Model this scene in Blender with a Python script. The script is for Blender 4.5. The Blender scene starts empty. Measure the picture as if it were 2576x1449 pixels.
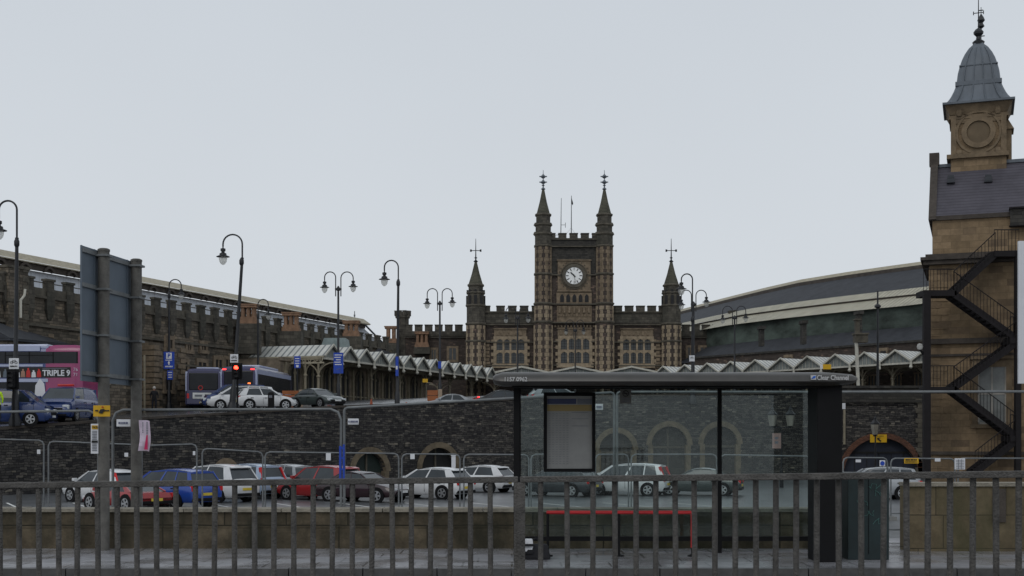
import bpy, bmesh, math, random
from mathutils import Vector, Matrix
random.seed(7)
S = bpy.context.scene
C = S.collection
R = math.radians
PI = math.pi
# ------------------------------------------------------------------ camera geometry
F, VH, UC, EZ = 3220., 1107., 1288., 1.6
def X(u, Y): return (u-UC)/F*Y
def Z(v, Y): return EZ+(VH-v)/F*Y
def W(u, v, Y): return Vector((X(u, Y), Y, Z(v, Y)))
# ------------------------------------------------------------------ materials
def nodes(name):
    m = bpy.data.materials.new(name); m.use_nodes = True
    nt = m.node_tree; b = nt.nodes['Principled BSDF']
    return m, nt, b
def N(nt, t, **k):
    n = nt.nodes.new(t)
    for a, v in k.items():
        if a in n.inputs: n.inputs[a].default_value = v
        else: setattr(n, a, v)
    return n
def col(c): return (c[0], c[1], c[2], 1)
def mat(name, c, rough=.6, metal=0, var=.25, scale=1.5, bump=0, bscale=30, spec=.4, streak=0):
    m, nt, b = nodes(name); L = nt.links
    g = N(nt, 'ShaderNodeNewGeometry')
    n1 = N(nt, 'ShaderNodeTexNoise', Scale=scale, Detail=6., Roughness=.65)
    mp = N(nt, 'ShaderNodeMapping')
    if streak: mp.inputs['Scale'].default_value = (1, 1, 1/streak)
    L.new(g.outputs['Position'], mp.inputs[0]); L.new(mp.outputs[0], n1.inputs['Vector'])
    r = N(nt, 'ShaderNodeMapRange'); r.inputs[1].default_value = .3; r.inputs[2].default_value = .7
    r.inputs[3].default_value = 1-var; r.inputs[4].default_value = 1+var
    L.new(n1.outputs[0], r.inputs[0])
    v = N(nt, 'ShaderNodeVectorMath', operation='SCALE'); v.inputs[0].default_value = c
    L.new(r.outputs[0], v.inputs['Scale']); L.new(v.outputs[0], b.inputs['Base Color'])
    b.inputs['Roughness'].default_value = rough; b.inputs['Metallic'].default_value = metal
    b.inputs['Specular IOR Level'].default_value = spec
    if bump:
        n2 = N(nt, 'ShaderNodeTexNoise', Scale=bscale, Detail=5.)
        L.new(g.outputs['Position'], n2.inputs['Vector'])
        bp = N(nt, 'ShaderNodeBump', Strength=bump, Distance=.05)
        L.new(n2.outputs[0], bp.inputs['Height']); L.new(bp.outputs[0], b.inputs['Normal'])
    return m
def brick(name, c1, c2, mortar, w, h, ms=.012, dist=.03, var=.3, stain=(.03, .03, .028), stain_amt=.4, stain_scale=.25,
          rough=.9, light=None, light_amt=.1, bump=.6, dscale=4., st=(.45, .68), wet=None):
    """coursed stone in metres on the UV map, with noise-warped joints, odd pale stones and soot stains"""
    m, nt, b = nodes(name); L = nt.links
    uv = N(nt, 'ShaderNodeUVMap'); g = N(nt, 'ShaderNodeNewGeometry')
    nz = N(nt, 'ShaderNodeTexNoise', Scale=dscale, Detail=3.); L.new(uv.outputs[0], nz.inputs['Vector'])
    sub = N(nt, 'ShaderNodeVectorMath', operation='SUBTRACT'); sub.inputs[1].default_value = (.5, .5, .5)
    L.new(nz.outputs['Color'], sub.inputs[0])
    sc = N(nt, 'ShaderNodeVectorMath', operation='SCALE'); sc.inputs['Scale'].default_value = dist*2
    L.new(sub.outputs[0], sc.inputs[0])
    ad = N(nt, 'ShaderNodeVectorMath', operation='ADD'); L.new(uv.outputs[0], ad.inputs[0]); L.new(sc.outputs[0], ad.inputs[1])
    bt = N(nt, 'ShaderNodeTexBrick'); L.new(ad.outputs[0], bt.inputs['Vector'])
    for k, v in (('Color1', (0, 0, 0, 1)), ('Color2', (1, 1, 1, 1)), ('Mortar', (.5, .5, .5, 1)), ('Scale', 1.), ('Mortar Size', ms),
                 ('Mortar Smooth', .3), ('Bias', 0.), ('Brick Width', w), ('Row Height', h)): bt.inputs[k].default_value = v
    bt.offset = .5; bt.squash = .7; bt.squash_frequency = 3
    cr = N(nt, 'ShaderNodeValToRGB'); L.new(bt.outputs['Color'], cr.inputs[0])
    e = cr.color_ramp.elements; e[0].position = 0; e[0].color = col(c1); e[1].position = .85; e[1].color = col(c2)
    if light:
        q = e.new(1-light_amt); q.color = col(c2); q2 = e.new(min(1, 1-light_amt+.03)); q2.color = col(light); e[-1].position = 1; e[-1].color = col(light)
    n1 = N(nt, 'ShaderNodeTexNoise', Scale=3., Detail=8., Roughness=.7); L.new(g.outputs['Position'], n1.inputs['Vector'])
    r = N(nt, 'ShaderNodeMapRange'); r.inputs[1].default_value = .3; r.inputs[2].default_value = .7
    r.inputs[3].default_value = 1-var; r.inputs[4].default_value = 1+var; L.new(n1.outputs[0], r.inputs[0])
    v = N(nt, 'ShaderNodeVectorMath', operation='SCALE'); L.new(cr.outputs[0], v.inputs[0]); L.new(r.outputs[0], v.inputs['Scale'])
    mx = N(nt, 'ShaderNodeMix', data_type='RGBA'); L.new(bt.outputs['Fac'], mx.inputs['Factor'])
    L.new(v.outputs[0], mx.inputs[6]); mx.inputs[7].default_value = col(mortar)
    n3 = N(nt, 'ShaderNodeTexNoise', Scale=stain_scale, Detail=7., Roughness=.65)
    mp = N(nt, 'ShaderNodeMapping'); mp.inputs['Scale'].default_value = (1, 1, .45)
    L.new(g.outputs['Position'], mp.inputs[0]); L.new(mp.outputs[0], n3.inputs['Vector'])
    r3 = N(nt, 'ShaderNodeMapRange'); r3.inputs[1].default_value = st[0]; r3.inputs[2].default_value = st[1]
    r3.inputs[3].default_value = 0; r3.inputs[4].default_value = stain_amt; L.new(n3.outputs[0], r3.inputs[0])
    mx2 = N(nt, 'ShaderNodeMix', data_type='RGBA'); L.new(r3.outputs[0], mx2.inputs['Factor'])
    L.new(mx.outputs[2], mx2.inputs[6]); mx2.inputs[7].default_value = col(stain)
    L.new(mx2.outputs[2], b.inputs['Base Color']); b.inputs['Roughness'].default_value = rough
    b.inputs['Specular IOR Level'].default_value = .25
    if wet:
        nw = N(nt, 'ShaderNodeTexNoise', Scale=.9, Detail=5.); L.new(g.outputs['Position'], nw.inputs['Vector'])
        rw_ = N(nt, 'ShaderNodeMapRange'); rw_.inputs[1].default_value = .4; rw_.inputs[2].default_value = .6; rw_.inputs[3].default_value = wet[0]; rw_.inputs[4].default_value = wet[1]
        L.new(nw.outputs[0], rw_.inputs[0]); L.new(rw_.outputs[0], b.inputs['Roughness']); b.inputs['Specular IOR Level'].default_value = .6
    inv = N(nt, 'ShaderNodeMath', operation='SUBTRACT'); inv.inputs[0].default_value = 1.; L.new(bt.outputs['Fac'], inv.inputs[1])
    ml = N(nt, 'ShaderNodeMath', operation='MULTIPLY'); L.new(inv.outputs[0], ml.inputs[0]); L.new(r.outputs[0], ml.inputs[1])
    bp = N(nt, 'ShaderNodeBump', Strength=bump, Distance=.04); L.new(ml.outputs[0], bp.inputs['Height'])
    L.new(bp.outputs[0], b.inputs['Normal'])
    return m
def stripes(name, c1, c2, pitch, duty=.2, axis=0, rough=.5, spec=.4, var=.15, soft=.02):
    """ribs/glazing bars or slates: stripes on the UV map"""
    m, nt, b = nodes(name); L = nt.links
    uv = N(nt, 'ShaderNodeUVMap'); sp = N(nt, 'ShaderNodeSeparateXYZ'); L.new(uv.outputs[0], sp.inputs[0])
    d = N(nt, 'ShaderNodeMath', operation='DIVIDE'); d.inputs[1].default_value = pitch; L.new(sp.outputs[axis], d.inputs[0])
    f = N(nt, 'ShaderNodeMath', operation='FRACT'); L.new(d.outputs[0], f.inputs[0])
    r = N(nt, 'ShaderNodeMapRange'); r.inputs[1].default_value = duty; r.inputs[2].default_value = duty+soft; L.new(f.outputs[0], r.inputs[0])
    mx = N(nt, 'ShaderNodeMix', data_type='RGBA'); L.new(r.outputs[0], mx.inputs['Factor'])
    mx.inputs[6].default_value = col(c2); mx.inputs[7].default_value = col(c1)
    g = N(nt, 'ShaderNodeNewGeometry'); n1 = N(nt, 'ShaderNodeTexNoise', Scale=.9, Detail=7., Roughness=.7); L.new(g.outputs['Position'], n1.inputs['Vector'])
    r2 = N(nt, 'ShaderNodeMapRange'); r2.inputs[1].default_value = .3; r2.inputs[2].default_value = .7
    r2.inputs[3].default_value = 1-var; r2.inputs[4].default_value = 1+var; L.new(n1.outputs[0], r2.inputs[0])
    v = N(nt, 'ShaderNodeVectorMath', operation='SCALE'); L.new(mx.outputs[2], v.inputs[0]); L.new(r2.outputs[0], v.inputs['Scale'])
    L.new(v.outputs[0], b.inputs['Base Color']); b.inputs['Roughness'].default_value = rough; b.inputs['Specular IOR Level'].default_value = spec
    return m
def glassmat(name, tint, refl=.08, dirt=.04, dcol=(.35, .4, .4)):
    m = bpy.data.materials.new(name); m.use_nodes = True; nt = m.node_tree; L = nt.links
    nt.nodes.clear(); o = N(nt, 'ShaderNodeOutputMaterial')
    t = N(nt, 'ShaderNodeBsdfTransparent', Color=col(tint)); gl = N(nt, 'ShaderNodeBsdfGlossy', Roughness=.03, Color=(.9, .95, .95, 1))
    df = N(nt, 'ShaderNodeBsdfDiffuse', Color=col(dcol))
    lw = N(nt, 'ShaderNodeLayerWeight', Blend=.2); ad = N(nt, 'ShaderNodeMath', operation='ADD'); ad.inputs[1].default_value = refl
    ad.use_clamp = True; L.new(lw.outputs['Fresnel'], ad.inputs[0])
    m1 = N(nt, 'ShaderNodeMixShader'); m2 = N(nt, 'ShaderNodeMixShader')
    g = N(nt, 'ShaderNodeNewGeometry'); nz = N(nt, 'ShaderNodeTexNoise', Scale=8., Detail=8., Roughness=.8); L.new(g.outputs['Position'], nz.inputs['Vector'])
    r = N(nt, 'ShaderNodeMapRange'); r.inputs[1].default_value = .35; r.inputs[2].default_value = .75; r.inputs[3].default_value = dirt*.4; r.inputs[4].default_value = dirt*2
    L.new(nz.outputs[0], r.inputs[0]); L.new(r.outputs[0], m1.inputs[0]); L.new(t.outputs[0], m1.inputs[1]); L.new(df.outputs[0], m1.inputs[2])
    L.new(ad.outputs[0], m2.inputs[0]); L.new(m1.outputs[0], m2.inputs[1]); L.new(gl.outputs[0], m2.inputs[2]); L.new(m2.outputs[0], o.inputs[0])
    return m
def emit(name, c, s):
    m, nt, b = nodes(name); b.inputs['Base Color'].default_value = col(c)
    b.inputs['Emission Color'].default_value = col(c); b.inputs['Emission Strength'].default_value = s
    return m
M = {}
M['rubble'] = brick('dark_rubble', (.026, .025, .027), (.095, .088, .08), (.011, .011, .011), .42, .135, .014, .11, .45, (.018, .018, .02), .45, .22, light=(.19, .17, .14), light_amt=.09, dscale=2.2, bump=.8)
M['rubble2'] = brick('grey_brown_rubble', (.075, .065, .05), (.18, .15, .115), (.04, .036, .03), .62, .2, .012, .03, .3, (.035, .034, .03), .6, .3, light=(.24, .19, .13), light_amt=.08)
M['pink'] = brick('pinkish_coursed_stone', (.052, .042, .037), (.095, .074, .063), (.042, .036, .032), .45, .17, .012, .02, .25, (.045, .038, .034), .6, .25, light=(.2, .14, .11), light_amt=.08)
M['sooty'] = brick('soot_blackened_stone', (.032, .031, .03), (.062, .058, .052), (.028, .027, .026), .5, .2, .012, .02, .25, (.06, .058, .046), .4, .4)
M['sootlight'] = brick('weathered_grey_green_stone', (.058, .053, .045), (.105, .095, .078), (.04, .04, .034), .6, .3, .01, .01, .3, (.035, .038, .03), .6, .5)
M['dress'] = mat('tan_dressed_stone', (.18, .138, .094), .85, var=.4, scale=2.5, bump=.5, bscale=12)
M['ringstone'] = mat('worn_arch_stone', (.13, .104, .07), .85, var=.45, scale=2., bump=.5, bscale=10)
M['dressdark'] = mat('weathered_dressed_stone', (.09, .08, .062), .85, var=.45, scale=1.8, bump=.5, bscale=10)
M['dresslight'] = mat('pale_tan_dressed_stone', (.265, .21, .145), .85, var=.35, scale=2.5, bump=.4, bscale=12)
M['quoin'] = brick('banded_quoin_stone', (.22, .155, .10), (.27, .195, .13), (.09, .06, .05), .55, .36, .03, .01, .3, (.06, .05, .04), .7, .4, bump=.8, light=(.11, .075, .06), light_amt=.35)
M['ash'] = brick('sandstone_ashlar', (.19, .135, .08), (.26, .185, .112), (.12, .09, .058), .95, .36, .008, .01, .22, (.075, .058, .04), .75, .35, light=(.14, .10, .065), light_amt=.16, bump=.35)
M['ashtrim'] = mat('sandstone_moulding', (.17, .125, .078), .85, var=.35, scale=1.6, bump=.4, bscale=10)
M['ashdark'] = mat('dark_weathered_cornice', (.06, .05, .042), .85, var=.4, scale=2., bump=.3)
M['lowwall'] = brick('mossy_sandstone_blocks', (.066, .054, .037), (.112, .09, .06), (.03, .026, .018), 1.3, .42, .012, .01, .5, (.028, .027, .018), .9, 1.1, bump=.5, dscale=2., st=(.42, .6))
M['coping'] = mat('pale_worn_coping', (.23, .21, .17), .9, var=.35, scale=4, bump=.5)
M['spire'] = stripes('stone_spire_courses', (.085, .082, .062), (.05, .05, .042), .4, .12, 1, .9, .2, .35)
M['slate'] = stripes('dark_slates', (.046, .049, .056), (.028, .03, .034), .32, .14, 1, .75, .2, .25)
M['slate2'] = stripes('purple_grey_slates', (.078, .073, .088), (.044, .041, .05), .28, .16, 1, .65, .25, .22)
M['lead'] = mat('grey_lead', (.11, .127, .148), .55, 0, .2, 1.2, streak=3)
M['cream'] = mat('cream_paint', (.37, .335, .25), .6, var=.22, scale=2.2, streak=.3)
M['creamrib'] = stripes('cream_ribbed_roofing', (.40, .375, .29), (.2, .19, .15), .5, .25, 0, .6, .3, .25)
M['glaze'] = stripes('white_glazing_bars', (.50, .50, .46), (.15, .16, .16), .55, .3, 0, .4, .5, .2)
M['boards'] = stripes('grey_gable_boards', (.24, .26, .25), (.14, .15, .145), .22, .14, 0, .6, .3, .2)
M['canopywhite'] = mat('canopy_cream_white', (.50, .485, .42), .55, var=.2, scale=3)
M['ironbeige'] = mat('beige_painted_iron', (.24, .21, .15), .55, var=.3, scale=2)
M['greywhite'] = stripes('pale_grey_cladding', (.66, .70, .76), (.5, .53, .58), .9, .06, 0, .5, .3, .12)
M['greenwall'] = mat('green_stained_render', (.058, .075, .064), .85, var=.85, scale=.22, bump=.3, streak=.5)
M['terra'] = mat('terracotta', (.225, .135, .085), .85, var=.35, scale=3.)
M['lamp'] = mat('black_gloss_iron', (.009, .010, .013), .5, 0, .2, 3, spec=.5)
M['opal'], _nt, _b = nodes('opal_lamp_glass')
_t = N(_nt, 'ShaderNodeBsdfTranslucent', Color=(.95, .95, .92, 1)); _m = N(_nt, 'ShaderNodeMixShader'); _m.inputs[0].default_value = .55
_b.inputs['Base Color'].default_value = (.8, .8, .77, 1); _b.inputs['Roughness'].default_value = .25
_p = N(_nt, 'ShaderNodeBsdfTransparent', Color=(.95, .95, .93, 1)); _m3 = N(_nt, 'ShaderNodeMixShader'); _m3.inputs[0].default_value = .5
_nt.links.new(_b.outputs[0], _m.inputs[1]); _nt.links.new(_t.outputs[0], _m.inputs[2]); _nt.links.new(_m.outputs[0], _m3.inputs[1]); _nt.links.new(_p.outputs[0], _m3.inputs[2]); _nt.links.new(_m3.outputs[0], _nt.nodes['Material Output'].inputs[0])
M['black'] = mat('black_powder_coat', (.006, .006, .007), .7, 0, .2, 3, spec=.2)
M['shelter'] = mat('dark_grey_shelter_paint', (.04, .037, .033), .38, .0, .3, 2.5, spec=.6)
M['blacksteel'] = mat('dark_brown_steel', (.009, .007, .008), .85, 0, .3, 3)
M['galv'] = mat('galvanised_steel', (.16, .17, .175), .5, .3, .25, 6)
M['post'] = mat('weathered_grey_post', (.115, .11, .10), .8, 0, .35, 6, bump=.4, bscale=60)
M['signback'] = mat('grey_blue_sign_back', (.12, .148, .18), .6, .2, .12, 2)
M['rail'] = mat('grimy_grey_rail_paint', (.092, .087, .081), .8, 0, .4, 9, bump=.5, bscale=80)
M['asph'] = mat('asphalt', (.06, .062, .066), .5, 0, .35, .6, bump=.4, bscale=25)
M['asphwet'] = mat('wet_asphalt', (.04, .042, .046), .22, 0, .4, .5, bump=.15, bscale=15)
M['parkwet'] = mat('car_park_wet_asphalt', (.085, .09, .095), .3, 0, .4, .5, bump=.15, bscale=15)
M['pave'] = brick('wet_paving_slabs', (.27, .27, .285), (.36, .36, .38), (.09, .09, .095), .9, .6, .014, .005, .3, (.12, .12, .13), .7, .9, rough=.2, bump=.12, st=(.42, .6), wet=(.06, .45))
M['kerb'] = mat('granite_kerb', (.07, .07, .072), .5, var=.3, scale=8)
M['paint'] = mat('road_marking', (.62, .62, .6), .7, var=.25, scale=6)
M['tyre'] = mat('tyre_rubber', (.013, .013, .013), .85)
M['alloy'] = mat('alloy_wheel', (.4, .41, .42), .35, .7, .1)
M['cglass'] = mat('car_glass', (.028, .036, .042), .12, 0, .35, 1.2, spec=.5)
M['busglass'] = mat('tinted_bus_glass', (.014, .016, .02), .25, 0, .3, 1., spec=.3)
M['winglass'] = mat('old_window_glass', (.055, .06, .062), .3, 0, .35, .8, spec=.4)
M['windark'] = mat('dark_opening', (.014, .014, .015), .7)
M['redlens'] = mat('red_lens', (.5, .015, .015), .2)
M['brake'] = emit('lit_brake_lamp', (1, .03, .03), 4)
M['reded'] = emit('lit_red_signal', (1, .04, .02), 9)
M['amber'] = emit('lit_amber_indicator', (1, .22, .05), 1.5)
M['headlens'] = mat('headlamp_lens', (.55, .58, .6), .12)
M['yplate'] = mat('yellow_plate', (.6, .45, .05), .4)
M['wplate'] = mat('white_plate', (.65, .66, .66), .4)
M['white'] = mat('white_sign', (.66, .67, .7), .5, var=.06)
M['blue'] = mat('blue_sign', (.012, .055, .38), .45, var=.08)
M['yellow'] = mat('yellow_sign', (.62, .36, .01), .5, var=.08)
M['dial'] = mat('clock_dial_white', (.86, .87, .86), .5, var=.04)
M['ink'] = mat('black_ink', (.015, .015, .015), .6)
M['inkgrey'] = mat('grey_print', (.16, .17, .2), .6)
M['pink_print'] = mat('magenta_print', (.5, .02, .10), .5)
M['pinkish'] = mat('pale_pink_paper', (.62, .52, .62), .6, var=.08)
M['redtube'] = mat('red_perch_tube', (.42, .018, .022), .35)
M['orange'] = mat('orange_brown_boards', (.30, .10, .035), .7, var=.25)
M['cone'] = mat('orange_cone', (.34, .08, .035), .7)
M['glassS'] = glassmat('shelter_glass', (.86, .915, .905), .012, .016, (.38, .4, .4))
M['paper'] = mat('timetable_paper', (.30, .30, .29), .4, var=.12, scale=3)
M['paperyel'] = mat('timetable_yellow', (.30, .22, .08), .4, var=.15)
M['navy'] = mat('timetable_navy', (.03, .04, .11), .4)
M['teal'] = mat('dark_teal_cabinet', (.010, .022, .024), .5, var=.4, scale=2.5)
M['graffiti'] = mat('pale_green_graffiti', (.06, .15, .14), .7)
M['bluedoor'] = mat('navy_timber_door', (.022, .027, .042), .6, var=.2)
M['greendoor'] = mat('dark_green_door', (.018, .03, .026), .6)
M['hivis'] = mat('hi_vis_yellow', (.55, .8, .02), .7)
M['coat'] = mat('black_coat', (.015, .015, .018), .9)
M['trouser'] = mat('dark_trousers', (.02, .022, .03), .9)
M['skin'] = mat('skin', (.35, .2, .14), .6)
M['hat'] = mat('pale_woolly_hat', (.45, .43, .4), .9)
M['brickred'] = brick('red_brown_brick', (.11, .05, .032), (.17, .078, .048), (.06, .045, .04), .22, .075, .008, .005, .3, (.04, .03, .028), .5, .6)
def paint(name, c, rough=.25):
    m, nt, b = nodes(name); g = N(nt, 'ShaderNodeNewGeometry'); n1 = N(nt, 'ShaderNodeTexNoise', Scale=2.5, Detail=5.)
    nt.links.new(g.outputs['Position'], n1.inputs['Vector'])
    r = N(nt, 'ShaderNodeMapRange'); r.inputs[3].default_value = .82; r.inputs[4].default_value = 1.12; nt.links.new(n1.outputs[0], r.inputs[0])
    v = N(nt, 'ShaderNodeVectorMath', operation='SCALE'); v.inputs[0].default_value = c; nt.links.new(r.outputs[0], v.inputs['Scale'])
    nt.links.new(v.outputs[0], b.inputs['Base Color']); b.inputs['Roughness'].default_value = rough
    b.inputs['Coat Weight'].default_value = .35; b.inputs['Coat Roughness'].default_value = .08
    return m
# ------------------------------------------------------------------ objects
ORG = {}
def thing(name, label, cat, loc=(0, 0, 0), rotz=0, group=None, local=False):
    o = bpy.data.objects.new(name, None); C.objects.link(o); o.empty_display_size = .3
    o.location = loc; o.rotation_euler = (0, 0, rotz); o['label'] = label; o['category'] = cat
    if group: o['group'] = group
    ORG[o.name] = Vector((0, 0, 0)) if local else Vector(loc)
    return o
def tag(o, label=None, cat=None, group=None, kind=None):
    if label: o['label'] = label
    if cat: o['category'] = cat
    if group: o['group'] = group
    if kind: o['kind'] = kind
    return o
class MB:
    def __init__(s, M=None): s.v = []; s.f = []; s.M = M
    def add(s, vs, fs):
        k = len(s.v)
        for p in vs:
            p = Vector(p); s.v.append(s.M @ p if s.M else p)
        s.f += [tuple(i+k for i in f) for f in fs]; return s
    def box(s, x0, x1, y0, y1, z0, z1):
        return s.add([(x0, y0, z0), (x1, y0, z0), (x1, y1, z0), (x0, y1, z0), (x0, y0, z1), (x1, y0, z1), (x1, y1, z1), (x0, y1, z1)],
                     [(0, 3, 2, 1), (4, 5, 6, 7), (0, 1, 5, 4), (1, 2, 6, 5), (2, 3, 7, 6), (3, 0, 4, 7)])
    def frus(s, a, z0, b, z1):     # a,b = (x0,x1,y0,y1) rectangles
        return s.add([(a[0], a[2], z0), (a[1], a[2], z0), (a[1], a[3], z0), (a[0], a[3], z0), (b[0], b[2], z1), (b[1], b[2], z1), (b[1], b[3], z1), (b[0], b[3], z1)],
                     [(0, 3, 2, 1), (4, 5, 6, 7), (0, 1, 5, 4), (1, 2, 6, 5), (2, 3, 7, 6), (3, 0, 4, 7)])
    def prism(s, poly, y0, y1):    # poly in (x,z)
        n = len(poly)
        return s.add([(x, y0, z) for x, z in poly]+[(x, y1, z) for x, z in poly],
                     [tuple(range(n)), tuple(range(2*n-1, n-1, -1))]+[(i, i+n, (i+1) % n+n, (i+1) % n) for i in range(n)])
    def prismz(s, poly, z0, z1):
        n = len(poly)
        return s.add([(x, y, z0) for x, y in poly]+[(x, y, z1) for x, y in poly],
                     [tuple(range(n-1, -1, -1)), tuple(range(n, 2*n))]+[(i, (i+1) % n, (i+1) % n+n, i+n) for i in range(n)])
    def lathe(s, c, prof, n=12, rot=0, sx=1, sy=1):
        vs = []; fs = []
        for r, z in prof:
            for i in range(n):
                a = rot+2*PI*i/n; vs.append((c[0]+r*sx*math.cos(a), c[1]+r*sy*math.sin(a), c[2]+z))
        for j in range(len(prof)-1):
            for i in range(n):
                k = (i+1) % n; fs.append((j*n+i, j*n+k, (j+1)*n+k, (j+1)*n+i))
        fs.append(tuple(range(n-1, -1, -1))); fs.append(tuple(range((len(prof)-1)*n, len(prof)*n)))
        return s.add(vs, fs)
    def tube(s, pts, r, n=8):
        pts = [Vector(p) for p in pts]; m = len(pts)
        rs = r if isinstance(r, (list, tuple)) else [r]*m
        vs = []; fs = []; up = None
        for i, p in enumerate(pts):
            t = (pts[min(i+1, m-1)]-pts[max(i-1, 0)]).normalized()
            if up is None:
                up = Vector((0, 1, 0)) if abs(t.y) < .9 else Vector((1, 0, 0))
            a = t.cross(up).normalized(); b = t.cross(a).normalized()
            for k in range(n):
                q = 2*PI*k/n+PI/n; vs.append(p+a*(rs[i]*math.cos(q))+b*(rs[i]*math.sin(q)))
        for j in range(m-1):
            for i in range(n):
                k = (i+1) % n; fs.append((j*n+i, (j+1)*n+i, (j+1)*n+k, j*n+k))
        fs.append(tuple(range(n))); fs.append(tuple(range(m*n-1, (m-1)*n-1, -1)))
        return s.add(vs, fs)
    def bar(s, p, q, w, h=None, up=(0, 0, 1)):
        p = Vector(p); q = Vector(q); h = h or w; t = (q-p).normalized(); up = Vector(up)
        if abs(t.dot(up)) > .95: up = Vector((0, 1, 0))
        a = t.cross(up).normalized()*(w/2); b = a.cross(t).normalized()*(h/2)
        vs = [p-a-b, p+a-b, p+a+b, p-a+b, q-a-b, q+a-b, q+a+b, q-a+b]
        return s.add(vs, [(0, 3, 2, 1), (4, 5, 6, 7), (0, 1, 5, 4), (1, 2, 6, 5), (2, 3, 7, 6), (3, 0, 4, 7)])
    def disc(s, c, r, t, n=24, ry=None):  # disc facing -y
        ry = ry or r
        return s.prism([(c[0]+r*math.cos(2*PI*i/n), c[2]+ry*math.sin(2*PI*i/n)) for i in range(n)], c[1]-t/2, c[1]+t/2)
    def arch(s, cx, cz, ri, ro, y0, y1, a0=0, a1=PI, n=16):
        for i in range(n):
            p, q = a0+(a1-a0)*i/n, a0+(a1-a0)*(i+1)/n
            s.prism([(cx+ri*math.cos(p), cz+ri*math.sin(p)), (cx+ro*math.cos(p), cz+ro*math.sin(p)), (cx+ro*math.cos(q), cz+ro*math.sin(q)), (cx+ri*math.cos(q), cz+ri*math.sin(q))], y0, y1)
        return s
    def build(s, name, m, parent=None, smooth=0, org=None, bevel=0):
        me = bpy.data.meshes.new(name)
        me.from_pydata([tuple(p) for p in s.v], [], s.f)
        bm = bmesh.new(); bm.from_mesh(me); bmesh.ops.recalc_face_normals(bm, faces=bm.faces)
        if bevel:
            ed = [e for e in bm.edges if len(e.link_faces) == 2 and e.calc_face_angle(0) > .5]
            bmesh.ops.bevel(bm, geom=ed, offset=bevel, segments=2, affect='EDGES', profile=.6)
        if smooth:
            for f in bm.faces: f.smooth = True
            for e in bm.edges:
                if len(e.link_faces) == 2 and e.calc_face_angle(0) > R(smooth): e.smooth = False
        uvl = bm.loops.layers.uv.new('UVMap')
        bm.normal_update()
        for f in bm.faces:
            n = f.normal; h = Vector((n.x, n.y, 0))
            if h.length < .3:
                for l in f.loops: l[uvl].uv = (l.vert.co.x, l.vert.co.y)
            else:
                h.normalize(); t = Vector((-h.y, h.x, 0)); w = n.cross(t)
                if w.z < 0: w = -w
                for l in f.loops: l[uvl].uv = (l.vert.co.dot(t)+37., l.vert.co.dot(w)+11.)
        o3 = org if org is not None else (ORG.get(root_of(parent).name, Vector((0, 0, 0))) if parent else Vector((0, 0, 0)))
        if o3.length: bmesh.ops.translate(bm, verts=bm.verts, vec=-o3)
        bm.to_mesh(me); bm.free(); me.materials.append(m)
        o = bpy.data.objects.new(name, me); C.objects.link(o)
        if parent: o.parent = parent
        elif org is not None: o.location = org
        return o
def root_of(o):
    while o.parent: o = o.parent
    return o
def copy_tree(o, parent=None):
    c = o.copy(); C.objects.link(c); c.parent = parent
    for ch in list(o.children): copy_tree(ch, c)
    return c
def frame(p, ang):  # local x along ang, y into the wall (away from viewer), z up
    return Matrix.Translation(Vector(p)) @ Matrix.Rotation(ang, 4, 'Z')
def text(s, size, Mx, m, parent=None, name='lettering', sx=1., align='CENTER', bold=0):
    cu = bpy.data.curves.new('t', 'FONT'); cu.body = s; cu.size = size; cu.align_x = align; cu.align_y = 'CENTER'; cu.extrude = .004; cu.resolution_u = 3
    cu.offset = bold
    t = bpy.data.objects.new('t', cu); C.objects.link(t); bpy.context.view_layer.update()
    me = bpy.data.meshes.new_from_object(t.evaluated_get(bpy.context.evaluated_depsgraph_get()))
    bpy.data.objects.remove(t); bpy.data.curves.remove(cu)
    mb = MB(Mx @ Matrix.Rotation(PI/2, 4, 'X') @ Matrix.Scale(sx, 4, (1, 0, 0)))
    mb.add([v.co.copy() for v in me.vertices], [tuple(p.vertices) for p in me.polygons]); bpy.data.meshes.remove(me)
    return mb.build(name, m, parent)
def boolean(o, cutters):
    for c in cutters:
        md = o.modifiers.new('b', 'BOOLEAN'); md.operation = 'DIFFERENCE'; md.object = c; md.solver = 'EXACT'
    bpy.context.view_layer.update()
    me = bpy.data.meshes.new_from_object(o.evaluated_get(bpy.context.evaluated_depsgraph_get()))
    o.modifiers.clear(); o.data = me
    for c in cutters: bpy.data.objects.remove(c)
# ------------------------------------------------------------------ ground
def sst(a, b, t):
    t = max(0, min(1, (t-a)/(b-a))); return t*t*(3-2*t)
def zr(x, y): return min(5.1, 2.26+.05*(y-64)+.042*(x+25.6))-.9*sst(-15, -6, x)*(1-sst(6, 13, y-wallY(x)))
def struct(mb, name, m): return tag(mb.build(name, m), kind='structure')
g = MB(); g.add([(-700, -60, -1.30), (700, -60, -1.30), (700, 1500, -1.30), (-700, 1500, -1.30)], [(0, 1, 2, 3)]); struct(g, 'ground', M['asph'])
g = MB(); g.box(-40, 60, 20.9, 94.5, -1.28, -1.15); struct(g, 'car_park', M['parkwet'])
g = MB(); g.box(-40, 40, 3., 15.84, -1.2, -.13); struct(g, 'road', M['asphwet'])
g = MB(); g.box(-40, 40, 16.0, 20.85, -1.2, 0); struct(g, 'pavement', M['pave'])
g = MB()
for i in range(-14, 24): g.box(i*.92-.001, i*.92+.905, 15.85, 15.995, -.3, .008)
struct(g, 'kerb', M['kerb'])
g = MB(); g.box(-8, 12, -4, 9.0, -.3, -.02); struct(g, 'near_pavement', M['asph'])
g = MB()
for k in range(2): g.box(-20, 24, 15.15+k*.32, 15.25+k*.32, -.128, -.125)
struct(g, 'road_line', M['yplate'])
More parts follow.
